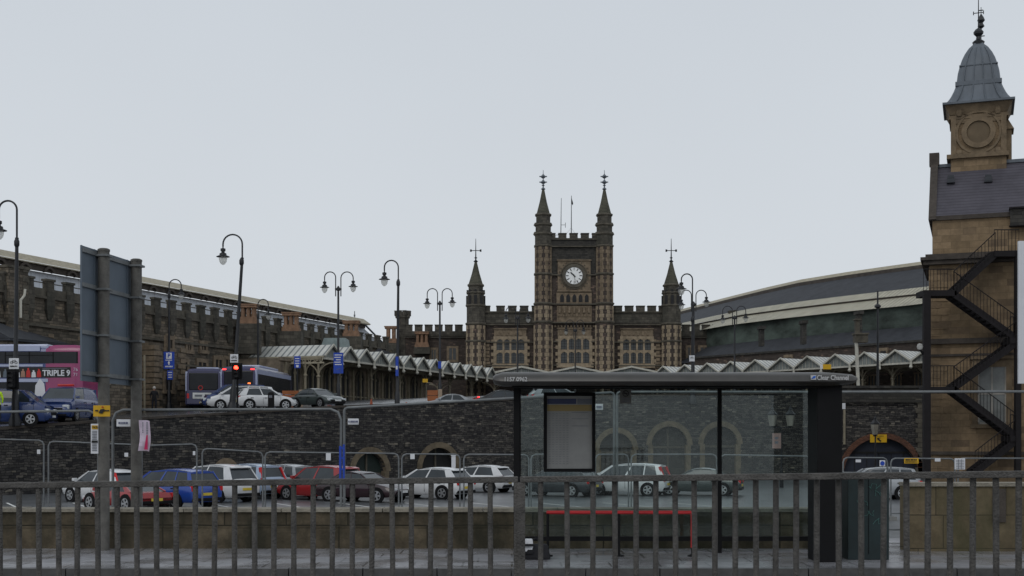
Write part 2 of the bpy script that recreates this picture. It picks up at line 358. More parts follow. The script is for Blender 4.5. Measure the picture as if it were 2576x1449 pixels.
# parking bay lines on the car park
g = MB()
for i in range(12): g.bar((-22+i*2.9, 50, -1.146), (-25+i*2.9, 56, -1.146), .1, .004)
struct(g, 'bay_marking', M['paint'])
# retaining wall path (u, v_top, Y)
WP = [(-90, 1079, 62.2), (0, 1074, 64), (219, 1058, 68.3), (359, 1049, 71.1), (643, 1033, 77), (856, 1020, 81.2), (1013, 1014, 84.4), (1273, 1003, 89.6), (1320, 997, 90.2), (2060, 984, 93.6)]
WPW = [W(*p) for p in WP]
# station approach surface
gx = [-70+i*5 for i in range(27)]; 
def wallY(x):
    for a, b in zip(WPW, WPW[1:]):
        if a.x <= x <= b.x: return a.y+(b.y-a.y)*(x-a.x)/(b.x-a.x)
    return WPW[0].y if x < WPW[0].x else WPW[-1].y
g = MB(); vs = []; fs = []
ys = [0, .02, .04, .052, .064, .076, .088, .1, .13, .18, .28, .4, .55, .75, 1]
xs = [-70, -50, -40, -32]+[WPW[0].x+.01+i*(WPW[-1].x-.02-WPW[0].x)/22 for i in range(23)]+[30, 45, 70, 110]
for x in xs:
    y0 = wallY(x)+.3
    for t in ys:
        y = y0+(230-y0)*t; vs.append((x, y, zr(x, y)))
n = len(ys)
for i in range(len(xs)-1):
    for j in range(n-1): fs.append((i*n+j, (i+1)*n+j, (i+1)*n+j+1, i*n+j+1))
g.add(vs, fs); struct(g, 'station_approach_road', M['asphwet'])
# ------------------------------------------------------------------ retaining wall with arches
def seg_frame(a, b): return frame((a.x, a.y, 0), math.atan2(b.y-a.y, b.x-a.x))
rw = thing('retaining_wall', 'long dark rubble stone retaining wall with blind arches holding up the station approach', 'wall', (-10, 78, -1.15))
t_ = MB(); cp = MB()
for a, b in zip(WPW, WPW[1:]):
    d = Vector((b.x-a.x, b.y-a.y, 0)).normalized(); nrm = Vector((-d.y, d.x, 0))
    for q, zz0, zz1, o0, o1 in ((t_, -1.3, -.14, 0, .9), (cp, -.14, .0, -.07, .5)):
        pa0, pa1 = a+nrm*o0, a+nrm*o1; pb0, pb1 = b+nrm*o0, b+nrm*o1
        if q is t_: L0 = [-1.3, -1.3]; 
        za0 = -1.3 if q is t_ else a.z+zz0; zb0 = -1.3 if q is t_ else b.z+zz0
        q.add([(pa0.x, pa0.y, za0), (pb0.x, pb0.y, zb0), (pb1.x, pb1.y, zb0), (pa1.x, pa1.y, za0),
               (pa0.x, pa0.y, a.z+zz1), (pb0.x, pb0.y, b.z+zz1), (pb1.x, pb1.y, b.z+zz1), (pa1.x, pa1.y, a.z+zz1)],
              [(0, 3, 2, 1), (4, 5, 6, 7), (0, 1, 5, 4), (1, 2, 6, 5), (2, 3, 7, 6), (3, 0, 4, 7)])
def wall_pt(u):
    k = (u-UC)/F
    for a, b in zip(WPW, WPW[1:]):
        # solve (a + t(b-a)).x = k * y
        den = (b.x-a.x)-k*(b.y-a.y)
        t = (k*a.y-a.x)/den
        if -.001 <= t <= 1.001: return a+(b-a)*t, math.atan2(b.y-a.y, b.x-a.x)
    return WPW[-1], 0
arches = [(568, 1152, 40, 'fill'), (931, 1124, 62, 'green'), (1104, 1112, 66, 'dark'), (1550, 1075, 57, 'stone'), (1684, 1059, 60, 'stone'), (1812, 1059, 58, 'stone')]
wallmesh = []
wm = t_.build('masonry', M['rubble'], rw)
cut = []; rings = []
for u, v, r, kd in arches:
    p, a = wall_pt(u); rr = r/F*p.y; zt = Z(v, p.y); Fm = frame((p.x, p.y, 0), a); cz = zt-rr
    ri = rr-.38
    if kd != 'fill':
        poly = [(-ri, -1.1), (ri, -1.1)]+[(ri*math.cos(q*PI/14), cz+ri*math.sin(q*PI/14)) for q in range(15)]
        c = MB(Fm); c.prism(poly, -1, .62); co = c.build('cutter', M['black'], org=Vector((0, 0, 0)))
        co.data.transform(Matrix.Translation(-ORG[rw.name])); co.location = ORG[rw.name]
        cut.append(co)
    rings.append((Fm, cz, ri, rr, kd))
wm.location = ORG[rw.name]*0
bpy.context.view_layer.update()
boolean(wm, cut)
cp.build('coping', M['ashdark'], rw)
for Fm, cz, ri, rr, kd in rings:
    q = MB(Fm); q.arch(0, cz, ri, rr, -.07, .25, n=13)
    o = q.build('arch_ring', M['dress'] if kd in ('fill', 'green', 'dark') and False or kd == 'fill' else M['ringstone'], rw)
    q = MB(Fm)
    if kd == 'fill':
        q.prism([(-ri, cz-1.2), (ri, cz-1.2)]+[(ri*math.cos(k*PI/14), cz+ri*math.sin(k*PI/14)) for k in range(15)], -.03, .2)
        q.build('arch_infill', M['dress'], rw)
    else:
        jm = M['ringstone']
        q.box(-ri-.25, -ri+.12, -.05, .3, -1.15, cz); q.box(ri-.12, ri+.25, -.05, .3, -1.15, cz); q.build('arch_jamb', jm, rw)
        q = MB(Fm)
        q.box(-ri-.1, ri+.1, .5, .56, -1.15, cz+ri)
        q.build('arch_door', {'green': M['greendoor'], 'dark': M['windark'], 'stone': M['sooty']}[kd], rw)
        q = MB(Fm); q.box(-ri, ri, .4, .5, cz-.25, cz-.1); q.box(-.06, .06, .4, .5, -1.15, cz+ri*.95); q.build('door_frame', M['dressdark'], rw)
# right part of the wall, with the wide brick arch and navy doors
ra, rb = W(2060, 969, 94.0), W(2400, 969, 94.0)
rw2 = thing('arched_wall', 'dark stone wall with one wide brick arch and navy doors beside the sandstone building', 'wall', (26, 94, -1.15))
cu_, cv_, cr_ = 2216, 1088, 97
Fm = frame((0, 94, 0), 0); cx = X(cu_, 94); zt = Z(cv_, 94); RO = 3.15; cz = zt-RO
q = MB(Fm); q.box(ra.x, rb.x, 0, .9, -1.3, 4.35)
o = q.build('masonry', M['rubble'], rw2)
c = MB(Fm); ri = RO-.4; c.prism([(cx+ri*math.cos(k*PI/18), cz+ri*math.sin(k*PI/18)) for k in range(19)], -1, .62)
co = c.build('cutter', M['black'], org=Vector((0, 0, 0))); co.data.transform(Matrix.Translation(-ORG[rw2.name])); co.location = ORG[rw2.name]
bpy.context.view_layer.update(); boolean(o, [co])
q = MB(Fm); q.box(ra.x-.1, rb.x, -.12, .9, 4.36, 4.55); q.box(ra.x-.1, rb.x, -.02, .7, 4.56, 5.4); q.box(ra.x-.15, rb.x, -.12, .8, 5.41, 5.6); q.build('parapet', M['sooty'], rw2)
q = MB(Fm); q.arch(cx, cz, ri, RO, -.08, .3, n=22); q.build('arch_ring', M['brickred'], rw2)
q = MB(Fm); q.box(cx-ri-.2, cx+ri+.2, .5, .56, -1.15, zt); q.build('door', M['bluedoor'], rw2)
q = MB(Fm)
for k in range(-3, 4): q.box(cx+k*.9-.02, cx+k*.9+.02, .46, .5, -1.15, cz+1.6)
q.box(cx-ri, cx+ri, .42, .5, cz+1.6, cz+1.75); q.build('door_rail', M['windark'], rw2)
q = MB(Fm); x0 = X(2303, 94)
for k in range(16): q.box(x0+(.0 if k % 2 else .15), x0+.95, -.08, .2, -1.1+k*.36, -1.1+k*.36+.33)
q.build('quoin', M['dressdark'], rw2)
# ------------------------------------------------------------------ castle-like front block of the station (Y=150)
FY = 150.
fb = thing('station_front_building', 'central castellated stone block with clock tower, four spired turrets and tall mullioned windows', 'station', (X(1442, FY), FY, 5.1))
def fx(u): return X(u, FY)
def fz(v): return Z(v, FY)
def bx(mb, u0, u1, v0, v1, y0, y1): return mb.box(fx(u0), fx(u1), y0, y1, fz(v1), fz(v0))
mb = MB(); bx(mb, 1205, 1348, 814, 1010, FY, FY+14); bx(mb, 1537, 1680, 814, 1010, FY, FY+14); bx(mb, 1348, 1537, 814, 1010, FY-.9, FY+12)
mb.build('wall', M['pink'], fb)
mb = MB(); bx(mb, 1205, 1348, 783, 814, FY-.1, FY+.7); bx(mb, 1537, 1680, 783, 814, FY-.1, FY+.7)
mb.build('parapet', M['sootlight'], fb)
mb = MB(); bx(mb, 1362, 1524, 695, 814, FY-1.1, FY+8); mb.build('tower_wall', M['pink'], fb)
mb = MB(); bx(mb, 1362, 1524, 624, 695, FY-1.1, FY+8); bx(mb, 1362, 1524, 603, 624, FY-1.25, FY-.6); bx(mb, 1362, 1524, 603, 624, FY+7.5, FY+8.1)
mb.build('tower_upper_wall', M['sooty'], fb)
mb = MB()
for k in range(5):
    u0 = 1404+28*(k-1)
    if k == 0: u0, u1 = 1385, 1396
    elif k == 4: u0, u1 = 1488, 1500
    else: u1 = u0+20
    bx(mb, u0, u1, 592, 603, FY-1.25, FY-.6); bx(mb, u0-.8, u1+.8, 590.5, 592.4, FY-1.35, FY-.5)
    bx(mb, u0, u1, 592, 603, FY+7.5, FY+8.1)
mb.build('tower_battlement', M['sootlight'], fb)
# string courses
mb = MB()
for v in (606, 624, 695): bx(mb, 1360, 1526, v-1.2, v+1.4, FY-1.42, FY-1.05)
for v in (768, 814): bx(mb, 1360, 1526, v-1.5, v+1.5, FY-1.45, FY-1.05)
for v in (785, 817, 861, 920):
    bx(mb, 1219, 1350, v-1.3, v+1.5, FY-.32, FY-.0); bx(mb, 1535, 1667, v-1.3, v+1.5, FY-.32, FY-.0)
for v in (861, 920): bx(mb, 1350, 1402, v-1.3, v+1.5, FY-1.25, FY-.9); bx(mb, 1486, 1535, v-1.3, v+1.5, FY-1.25, FY-.9)
mb.build('string_course', M['dressdark'], fb)
# flank battlements
mb = MB()
for base in (1219, 1550):
    for k in range(5):
        u0 = base+(k*29.7 if base < 1500 else k*28.5-6); w = 21 if 0 < k < 4 or base > 1500 else 14
        u0 = max(u0, 1219) if base < 1500 else u0
        bx(mb, u0, u0+w, 771, 784, FY-.1, FY+.6); bx(mb, u0-.8, u0+w+.8, 769, 771.2, FY-.2, FY+.7)
mb.build('battlement', M['sootlight'], fb)
# carved frieze under the tower
mb = MB(); bx(mb, 1400, 1487, 772, 812, FY-1.28, FY-1.1)
for k in range(7): u = 1404+k*12.2; bx(mb, u, u+5, 774, 790, FY-1.55, FY-1.28)
for k in range(13): u = 1402+k*6.6; bx(mb, u, u+3.4, 794, 799, FY-1.4, FY-1.28)
for k in range(15): u = 1386+k*8; bx(mb, u, u+4, 820, 825, FY-1.12, FY-.9)
mb.build('carved_frieze', M['dress'], fb)
# clock
mb = MB(); bx(mb, 1402, 1484, 659, 735, FY-1.3, FY-1.1); bx(mb, 1400, 1486, 657, 660, FY-1.45, FY-1.1); bx(mb, 1400, 1486, 734, 737, FY-1.45, FY-1.1)
mb.build('clock_panel', M['dress'], fb)
ccx, ccz, cr = fx(1442.7), fz(697.5), 1.02
mb = MB(); mb.arch(ccx, ccz, cr, cr+.35, FY-1.5, FY-1.3, 0, 2*PI, 32); mb.arch(ccx, ccz, cr+.45, cr+.55, FY-1.42, FY-1.3, 0, 2*PI, 32)
for k in range(24): a = 2*PI*k/24; mb.box(ccx+math.cos(a)*(cr+.72)-.06, ccx+math.cos(a)*(cr+.72)+.06, FY-1.38, FY-1.3, ccz+math.sin(a)*(cr+.72)-.06, ccz+math.sin(a)*(cr+.72)+.06)
mb.build('clock_surround', M['dressdark'], fb)
dial = MB().disc((ccx, FY-1.42, ccz), cr, .06, 40).build('clock_dial', M['dial'], fb)
mb = MB(); 
for k in range(12):
    a = 2*PI*k/12; mb.bar((ccx+.62*cr*math.cos(a), FY-1.47, ccz+.62*cr*math.sin(a)), (ccx+.92*cr*math.cos(a), FY-1.47, ccz+.92*cr*math.sin(a)), .03, .09)
mb.arch(ccx, ccz, cr*.97, cr*1.0, FY-1.49, FY-1.46, 0, 2*PI, 40)
mb.build('hour_marks', M['ink'], dial)
for nm, ln, an, w in (('hour_hand', .55, 90-30*10.47, .14), ('minute_hand', .9, 90-6*28, .09)):
    a = R(an); MB().bar((ccx-.2*math.cos(a), FY-1.5, ccz-.2*math.sin(a)), (ccx+ln*cr*math.cos(a), FY-1.5, ccz+ln*cr*math.sin(a)), .02, w).build(nm, M['ink'], dial)
# blind arcade beneath the clock
mb = MB(); bx(mb, 1399, 1487, 739, 766, FY-1.3, FY-1.1); mb.build('arcade_surround', M['dress'], fb)
for k in range(5):
    u = 1408+k*15.4; mb = MB(); x0, x1 = fx(u), fx(u+9.5); r = (x1-x0)/2
    mb.prism([(x0, fz(763)), (x1, fz(763)), (x1, fz(749)), ((x0+x1)/2+r*.5, fz(745.5)), ((x0+x1)/2, fz(743)), ((x0+x1)/2-r*.5, fz(745.5)), (x0, fz(749))], FY-1.36, FY-1.28)
    mb.build('blind_light', M['windark'], fb)
def mullioned(u0, u1, v0, v1, y, cols=4):
    f = MB(); x0, x1, z1, z0 = fx(u0), fx(u1), fz(v0), fz(v1); zm = (z0+z1)/2
    f.box(x0-.35, x0, y-.22, y, z0-.3, z1+.3); f.box(x1, x1+.35, y-.22, y, z0-.3, z1+.3); f.box(x0, x1, y-.22, y, z1, z1+.3); f.box(x0-.5, x1+.5, y-.28, y, z0-.55, z0-.3+.25)
    for k in range(9):
        zz = z0-.3+k*(z1-z0+.6)/9
        if k % 2: f.box(x0-.62, x0-.34, y-.16, y, zz, zz+.4); f.box(x1+.34, x1+.62, y-.16, y, zz, zz+.4)
    cw = (x1-x0)/cols
    for k in range(1, cols): f.box(x0+k*cw-.11, x0+k*cw+.11, y-.2, y, z0, z1)
    f.box(x0, x1, y-.17, y, zm-.12, zm+.12)
    for k in range(cols):   # arched heads
        for zt in (z1, zm-.12):
            xa, xb = x0+k*cw, x0+(k+1)*cw; xm = (xa+xb)/2
            f.prism([(xa, zt), (xa, zt-.34), (xa+.13, zt-.16), (xm, zt-.02), (xm, zt)], y-.18, y); f.prism([(xb, zt), (xm, zt), (xm, zt-.02), (xb-.13, zt-.16), (xb, zt-.34)], y-.18, y)
    o = f.build('window', M['dresslight'], fb)
    MB().box(x0, x1, y-.06, y-.03, z0, z1).build('pane', M['winglass'], o)
    l = MB()
    for k in range(cols*2+1): l.box(x0+k*cw/2-.015, x0+k*cw/2+.015, y-.09, y-.06, z0, z1)
    for k in range(1, 9): zz = z0+k*(z1-z0)/9; l.box(x0, x1, y-.088, y-.062, zz-.012, zz+.012)
    l.build('glazing_bars', M['blacksteel'], o)
mullioned(1249, 1319, 853, 914, FY); mullioned(1567, 1637, 853, 914, FY); mullioned(1410, 1481, 853, 914, FY-.9)
for (u0, u1, y) in ((1243, 1324, FY), (1561, 1643, FY), (1402, 1486, FY-.9)):
    mb = MB(); bx(mb, u0, u1, 829, 848, y-.2, y); bx(mb, u0-1.5, u1+1.5, 826.5, 829, y-.35, y)
    for k in range(6): uu = u0+6+k*(u1-u0-12)/6; bx(mb, uu, uu+6, 833, 844, y-.3, y-.2)
    mb.build('carved_panel', M['dress'], fb)
# turrets
def finial(mb, x, y, z0, z1, w, double=False):
    mb.tube([(x, y, z0), (x, y, z0+(z1-z0)*.5), (x, y, z1)], [.1, .06, .03], 6)
    mb.lathe((x, y, z0), [(.1, 0), (.28, .12), (.1, .3)], 8); mb.lathe((x, y, z0+.45), [(.05, 0), (.2, .1), (.05, .22)], 8)
    if double:
        for t in (.4, .68):
            zz = z0+(z1-z0)*t
            mb.bar((x-w, y, zz), (x+w, y, zz), .09, .12); mb.bar((x, y-w, zz), (x, y+w, zz), .09, .12)
            mb.lathe((x, y, zz-.28), [(.03, 0), (.36, .25), (.1, .5), (.02, .62)], 4)
    else:
        zz = z0+(z1-z0)*.5
        mb.bar((x-w, y, zz), (x+w, y, zz), .06, .08); mb.box(x-w-.12, x-w+.08, y-.03, y+.03, zz-.14, zz+.14); mb.box(x+w-.08, x+w+.12, y-.03, y+.03, zz-.14, zz+.14)
def turret(uc, y, wlow, stages, vs0, vs1, vtip, double, plain):
    """stages: list (v_top, v_bottom, width_px, material, cap)"""
    x = fx(uc); first = None; k8 = 1/math.cos(PI/8)
    for i, (va, vb, w, m) in enumerate(stages):
        r = w/F*FY/2*k8; mb = MB(); mb.lathe((x, y, 0), [(r, fz(vb)), (r, fz(va))], 8, PI/8)
        first_o = mb.build('turret', m, fb) if i == 0 else mb.build('turret_stage', m, first)
        first = first or first_o
        mb = MB(); mb.lathe((x, y, fz(va)), [(r, -.12), (r+.14, .0), (r+.14, .12), (r, .2)], 8, PI/8); mb.build('turret_string', M['dressdark'], first)
        if m is M['pink']:
            qb = MB(); h_ = .46; nb = int((fz(va)-fz(vb))/h_)
            for e in range(8):
                aa = PI/8+e*PI/4
                if math.sin(aa) > .5: continue
                ex, ey = x+math.cos(aa)*(r+.015), y+math.sin(aa)*(r+.015)
                for z_ in range(nb):
                    w_ = .34 if z_ % 2 else .2
                    for sg in (-1, 1):
                        ta = aa+sg*(PI/8+PI/2); dx_, dy_ = math.cos(ta), math.sin(ta)
                        p0 = Vector((ex, ey, fz(vb)+.1+z_*h_+h_*.45)); p1 = p0+Vector((dx_, dy_, 0))*w_*.95
                        qb.bar(p0, p1, .07, h_*.93)
            qb.build('quoins', M['dresslight'] if va > 760 else M['dress'], first)
    r = (vs0[1])/F*FY/2*k8; mb = MB()
    mb.lathe((x, y, 0), [(r, fz(vs0[0])), (r*.52, fz((vs0[0]+vs1)/2)), (.14, fz(vs1))], 8, PI/8); mb.build('spire', M['spire'], first)
    mb = MB(); finial(mb, x, y, fz(vs1)-.1, fz(vtip), .45 if double else .55, double); mb.build('finial', M['lead'] if double else M['lamp'], first)
    return first
for uc in (1366, 1519):
    y = FY-.9
    t = turret(uc, y, 40, [(814, 1010, 46, M['pink']), (768, 814, 43, M['pink']), (694, 768, 41, M['pink']), (624, 694, 40, M['pink']), (594, 624, 41, M['sootlight']), (571, 594, 38, M['sootlight']), (546, 571, 35, M['sootlight'])], (546, 35), 480, 432, True, False)
    mb = MB()
    for (u0, v0) in ((-18, 594), (17, 594), (-17, 571), (16, 571)):
        mb.lathe((fx(uc+u0*1.12), y-.3, fz(v0)), [(.05, -.2), (.25, 0), (.1, .3)], 6)
    mb.build('gargoyle', M['dressdark'], t)
for uc in (1197, 1688):
    y = FY-.2
    t = turret(uc, y, 44, [(861, 1010, 47, M['pink']), (817, 861, 46, M['pink']), (771, 817, 45, M['sootlight']), (739, 771, 41, M['dressdark']), (720, 739, 36, M['sootlight'])], (720, 38), 659, 601, False, False)
    mb = MB()
    for k in range(8):
        a = k*PI/4; r = 41/F*FY/2; px, py = fx(uc)+math.cos(a)*r, y+math.sin(a)*r
        mb.bar((px, py, fz(767)), (px, py, fz(745)), .35, .35)
        mb.box(px-.12, px+.12, py-.12, py+.12, fz(739)-.1, fz(739)+.4)
    mb.build('turret_opening', M['windark'], t)
# pilasters between windows at ground stage
mb = MB()
for u in (1226, 1530-10, 1378, 1655, 1502):
    for k in range(9):
        v = 856+k*9; w = 10 if k % 2 else 14
        bx(mb, u-w/2, u+w/2, v, v+7, FY-(1.02 if 1360 < u < 1535 else .12), FY-(.9 if 1360 < u < 1535 else 0))
mb.build('quoins', M['dress'], fb)
# masts and aerials on the tower roof
mb = MB(); mb.tube([(fx(1413), FY+3, fz(606)), (fx(1414.5), FY+3, fz(486))], [.07, .035], 6); mb.bar((fx(1414), FY+3, fz(555)), (fx(1425), FY+3, fz(555)), .05); mb.bar((fx(1425), FY+3, fz(562)), (fx(1425), FY+3, fz(549)), .06)
mb.build('aerial_mast', M['galv'], fb)
mb = MB(); mb.tube([(fx(1440), FY+3, fz(606)), (fx(1440.5), FY+3, fz(480))], [.08, .04], 6)
for s in (-1, 1): mb.tube([(fx(1440), FY+3, fz(562)), (fx(1440+s*28), FY+3+s, fz(600))], .012, 4)
o = mb.build('flagpole', M['galv'], fb); MB().prism([(fx(1441), fz(486)), (fx(1445), fz(500)), (fx(1443.5), fz(505)), (fx(1441), fz(500))], FY+2.95, FY+3.03).build('flag', M['coat'], o)
mb = MB(); z = fz(581); mb.tube([(fx(1399), FY+3, fz(606)), (fx(1399), FY+3, z)], .04, 5)
for zz in (z, fz(588)): mb.bar((fx(1391), FY+3, zz), (fx(1408), FY+3, zz), .05)
mb.bar((fx(1391), FY+3, z), (fx(1391), FY+3, fz(588)), .05); mb.bar((fx(1408), FY+3, z), (fx(1408), FY+3, fz(588)), .05)
mb.build('box_aerial', M['galv'], fb)
# low castellated wings
def wing(u0, u1, name, label, turr, mer, wins, Y):
    t = thing(name, label, 'building', (X((u0+u1)/2, Y), Y, 5.1))
    mb = MB(); mb.box(X(u0, Y), X(u1, Y), Y, Y+10, 4.9, Z(845, Y)); mb.build('wall', M['pink'], t)
    mb = MB(); mb.box(X(u0, Y), X(u1, Y), Y-.1, Y+.6, Z(845, Y), Z(833, Y)); mb.box(X(u0, Y), X(u1, Y), Y-.25, Y, Z(850, Y), Z(847, Y)); mb.build('parapet', M['sootlight'], t)
    mb = MB(); u = mer[0]
    while u < mer[1]:
        mb.box(X(u, Y), X(u+19, Y), Y-.1, Y+.5, Z(833, Y), Z(818.5, Y)); mb.box(X(u-.8, Y), X(u+19.8, Y), Y-.18, Y+.6, Z(818.5, Y), Z(816.5, Y)); u += 25.3
    mb.build('battlement', M['sootlight'], t)
    mb = MB(); c = X(turr, Y); r = 15/F*Y*1.08; mb.lathe((c, Y+.6, 0), [(r, 4.9), (r, Z(800, Y)), (r+.15, Z(799, Y)), (r+.15, Z(794, Y))], 8, PI/8)
    for k in range(8):
        a = k*PI/4+PI/8; mb.lathe((c+math.cos(a)*r, Y+.6+math.sin(a)*r, Z(794, Y)), [(.28, 0), (.28, .55), (.32, .56), (.32, .62)], 4, a)
    mb.build('corner_turret', M['sootlight'], t)
    for (a, b, v0, v1) in wins:
        f = MB(); x0, x1, z1, z0 = X(a, Y), X(b, Y), Z(v0, Y), Z(v1, Y)
        f.box(x0-.3, x0, Y-.12, Y, z0-.3, z1+.25); f.box(x1, x1+.3, Y-.12, Y, z0-.3, z1+.25); f.box(x0, x1, Y-.12, Y, z1, z1+.25); f.box(x0, x1, Y-.12, Y, z0-.3, z0); f.box((x0+x1)/2-.06, (x0+x1)/2+.06, Y-.1, Y, z0, z1)
        o = f.build('window', M['dress'], t); MB().box(x0, x1, Y-.05, Y-.02, z0, z1).build('pane', M['winglass'], o)
    return t
wl = wing(1003, 1180, 'castellated_wing', 'low dark castellated wing at the left of the clock tower block', 1012, (1018, 1168), [(1130, 1147, 876, 905), (1086, 1096, 880, 905)], 153)
wr_ = wing(1712, 1872, 'castellated_wing', 'low dark castellated wing at the right of the clock tower block', 1855, (1716, 1832), [(1731, 1742, 874, 901), (1762, 1780, 874, 901), (1790, 1804, 874, 901), (1826, 1842, 874, 901)], 153)
def chimney(parent, u0, u1, v0, v1, Y, plinth_v=None, pw=0, flues=3, name='chimney'):
    x0, x1, z1, z0 = X(u0, Y), X(u1, Y), Z(v0, Y), Z(v1, Y); w = (x1-x0)
    mb = MB(); mb.box(x0-.08, x1+.08, Y-.1, Y+w*.8, z0, z0+.3); mb.box(x0, x1, Y, Y+w*.7, z0+.3, z0+.55)
    fw = w/flues
    for k in range(flues):
        for j in range(2):
            mb.lathe((x0+(k+.5)*fw, Y+w*(.18+.36*j), z0+.5), [(fw*.36, 0), (fw*.36, z1-z0-.8), (fw*.42, z1-z0-.75)], 8, PI/8)
    mb.box(x0-.06, x1+.06, Y-.06, Y+w*.75, z1-.3, z1-.12); mb.box(x0-.12, x1+.12, Y-.1, Y+w*.78, z1-.12, z1)
    o = mb.build(name, M['terra'], parent)
    if plinth_v:
        MB().box(x0-pw, x1+pw, Y-.15, Y+w*.9, Z(plinth_v, Y), z0).build('chimney_plinth', M['sootlight'], o)
    return o
chimney(wl, 1045, 1077, 834, 873, 151.5, 890, .2)
chimney(wl, 969, 997, 820, 863, 151.5, 890, .2, 2)
# ------------------------------------------------------------------ left range beside the approach
DL = Vector((.3764, 1, 0)).normalized(); angL = math.atan2(DL.y, DL.x)
def Yb(u): return 10.4*F/(.169*(2500-u))
Y0 = Yb(-90); P0 = Vector((X(-90, Y0), Y0, 0)); FL = frame(P0, angL)   # x along, y = into building (left)
def au(u): return (Yb(u)-Y0)*1.0685
A1 = au(985)
lb = thing('side_range', 'long grey castellated station range running back along the left side of the approach', 'building', tuple(P0+DL*20+Vector((0, 0, 3))))
mb = MB(FL); mb.box(0, A1, 0, 6, 1, 10.9); mb.build('wall', M['rubble2'], lb)
mb = MB(FL); mb.box(0, A1, -.12, .5, 10.9, 11.4); mb.box(0, A1, -.2, 0, 10.75, 10.9); mb.box(0, A1, -.18, 0, 8.9, 9.08); mb.box(0, A1, -.14, 0, 7.2, 7.35); mb.build('string_course', M['dressdark'], lb)
a = 1.2; mb = MB(FL)
while a < A1:
    mb.box(a, a+.78, -.14, .16, 11.4, 12.0); mb.box(a-.07, a+.85, -.2, .2, 11.92, 12.06)
    pl = MB(FL); pl.box(a+.02, a+.76, -.22, 0, 10.0, 11.4); pl.frus((a+.25, a+.55, -.1, 0), 9.4, (a+.02, a+.76, -.22, 0), 10.0); pl.build('corbelled_pilaster', M['sootlight'], lb)
    a += 1.9
mb.tube([(0, 0, 11.78), (A1, 0, 11.78)], .04, 4); mb.build('battlement', M['sootlight'], lb)
MB(FL).box(au(430)+.1, A1, -.05, 0, 2, 7.18).build('lower_facing', M['pink'], lb)
mb = MB(FL)   # pale blocks
random.seed(3)
for k in range(34):
    a = random.uniform(2, A1-2); z = random.choice([7.7, 8.3, 9.3, 9.8]); mb.box(a, a+random.uniform(.3, .7), -.035, .1, z, z+.22)
mb.build('pale_dressings', M['dress'], lb)
# big stone pier at the left edge
a0, a1 = au(10), au(60); MB(FL).box(a0, a1, -.35, .6, 2, 12.35).build('pier', M['rubble2'], lb)
mb = MB(FL); mb.box(a0-.1, a1+.1, -.42, .6, 12.35, 12.5); mb.box(a0-.1, a1+.1, -.42, 0, 10.2, 10.4)
for k in range(8): mb.box(a1-.5, a1+.03, -.38, -.3, 8+k*.6, 8.35+k*.6)
mb.build('pier_cap', M['dressdark'], lb)
a2 = au(430); mb = MB(FL)   # quoined projection
mb.box(au(352), a2, -1.2, 0, 2, 8.6); mb.build('projecting_bay', M['rubble2'], lb)
mb = MB(FL)
for k in range(13): mb.box(au(352)-.06, au(352)+(.9 if k % 2 else .55), -1.28, .02, 3.3+k*.4, 3.62+k*.4)
for k in range(13): mb.box(a2-(.9 if k % 2 else .55), a2+.06, -1.28, .02, 3.3+k*.4, 3.62+k*.4)
mb.build('quoins', M['dress'], lb)
def lwin(u0, u1, v0, v1, d=0):
    a, b = au(u0), au(u1)
    Y = Yb((u0+u1)/2); z1, z0 = Z(v0, Y), Z(v1, Y)
    f = MB(FL); f.box(a-.28, a, -d-.12, -d, z0-.25, z1+.3); f.box(b, b+.28, -d-.12, -d, z0-.25, z1+.3); f.box(a, b, -d-.12, -d, z1, z1+.3); f.box(a-.35, b+.35, -d-.2, -d, z0-.3, z0-.05+.02)
    f.box((a+b)/2-.06, (a+b)/2+.06, -d-.1, -d, z0, z1)
    o = f.build('window', M['dress'], lb); MB(FL).box(a, b, -d-.05, -d-.02, z0, z1).build('pane', M['windark'], o)
lwin(380, 396, 946, 981, 1.2); lwin(384, 396, 856, 876, 1.2); lwin(453, 468, 911, 936); lwin(497, 516, 912, 934); lwin(540, 556, 905, 930); lwin(470, 478, 868, 880); lwin(505, 515, 868, 880); lwin(452, 470, 960, 990); lwin(566, 580, 905, 930)
mb = MB(FL); mb.tube([(au(322), -1.4, 3.4), (au(322), -1.4, 7.6)], .08, 6); mb.build('drainpipe', M['ironbeige'], lb)
mb = MB(FL); mb.tube([(au(28), -1.1, 11.0), (au(26), -1.1, 10.6), (au(20), -1.0, 10.3), (au(20), -1.0, 9.2)], .08, 6); mb.build('rain_pipe', M['canopywhite'], lb)
# lean-to with slate roof behind the double-decker
mb = MB(FL); mb.prism([(0, 1), (au(212), 1), (au(212), 7.6), (0, 7.6)], -3.4, 0); mb.build('lean_to_wall', M['rubble2'], lb)
mb = MB(FL); A = au(212); mb.add([(-.2, -3.6, 7.6), (A+.3, -3.6, 7.6), (A+.3, 0, 7.75), (-.2, 0, 9.3), (-.2, -3.6, 7.45), (A+.3, -3.6, 7.45), (A+.3, 0, 7.5), (-.2, 0, 7.5)],
       [(0, 1, 2, 3), (4, 7, 6, 5), (0, 4, 5, 1), (1, 5, 6, 2), (2, 6, 7, 3), (3, 7, 4, 0)]); mb.build('lean_to_roof', M['slate'], lb)
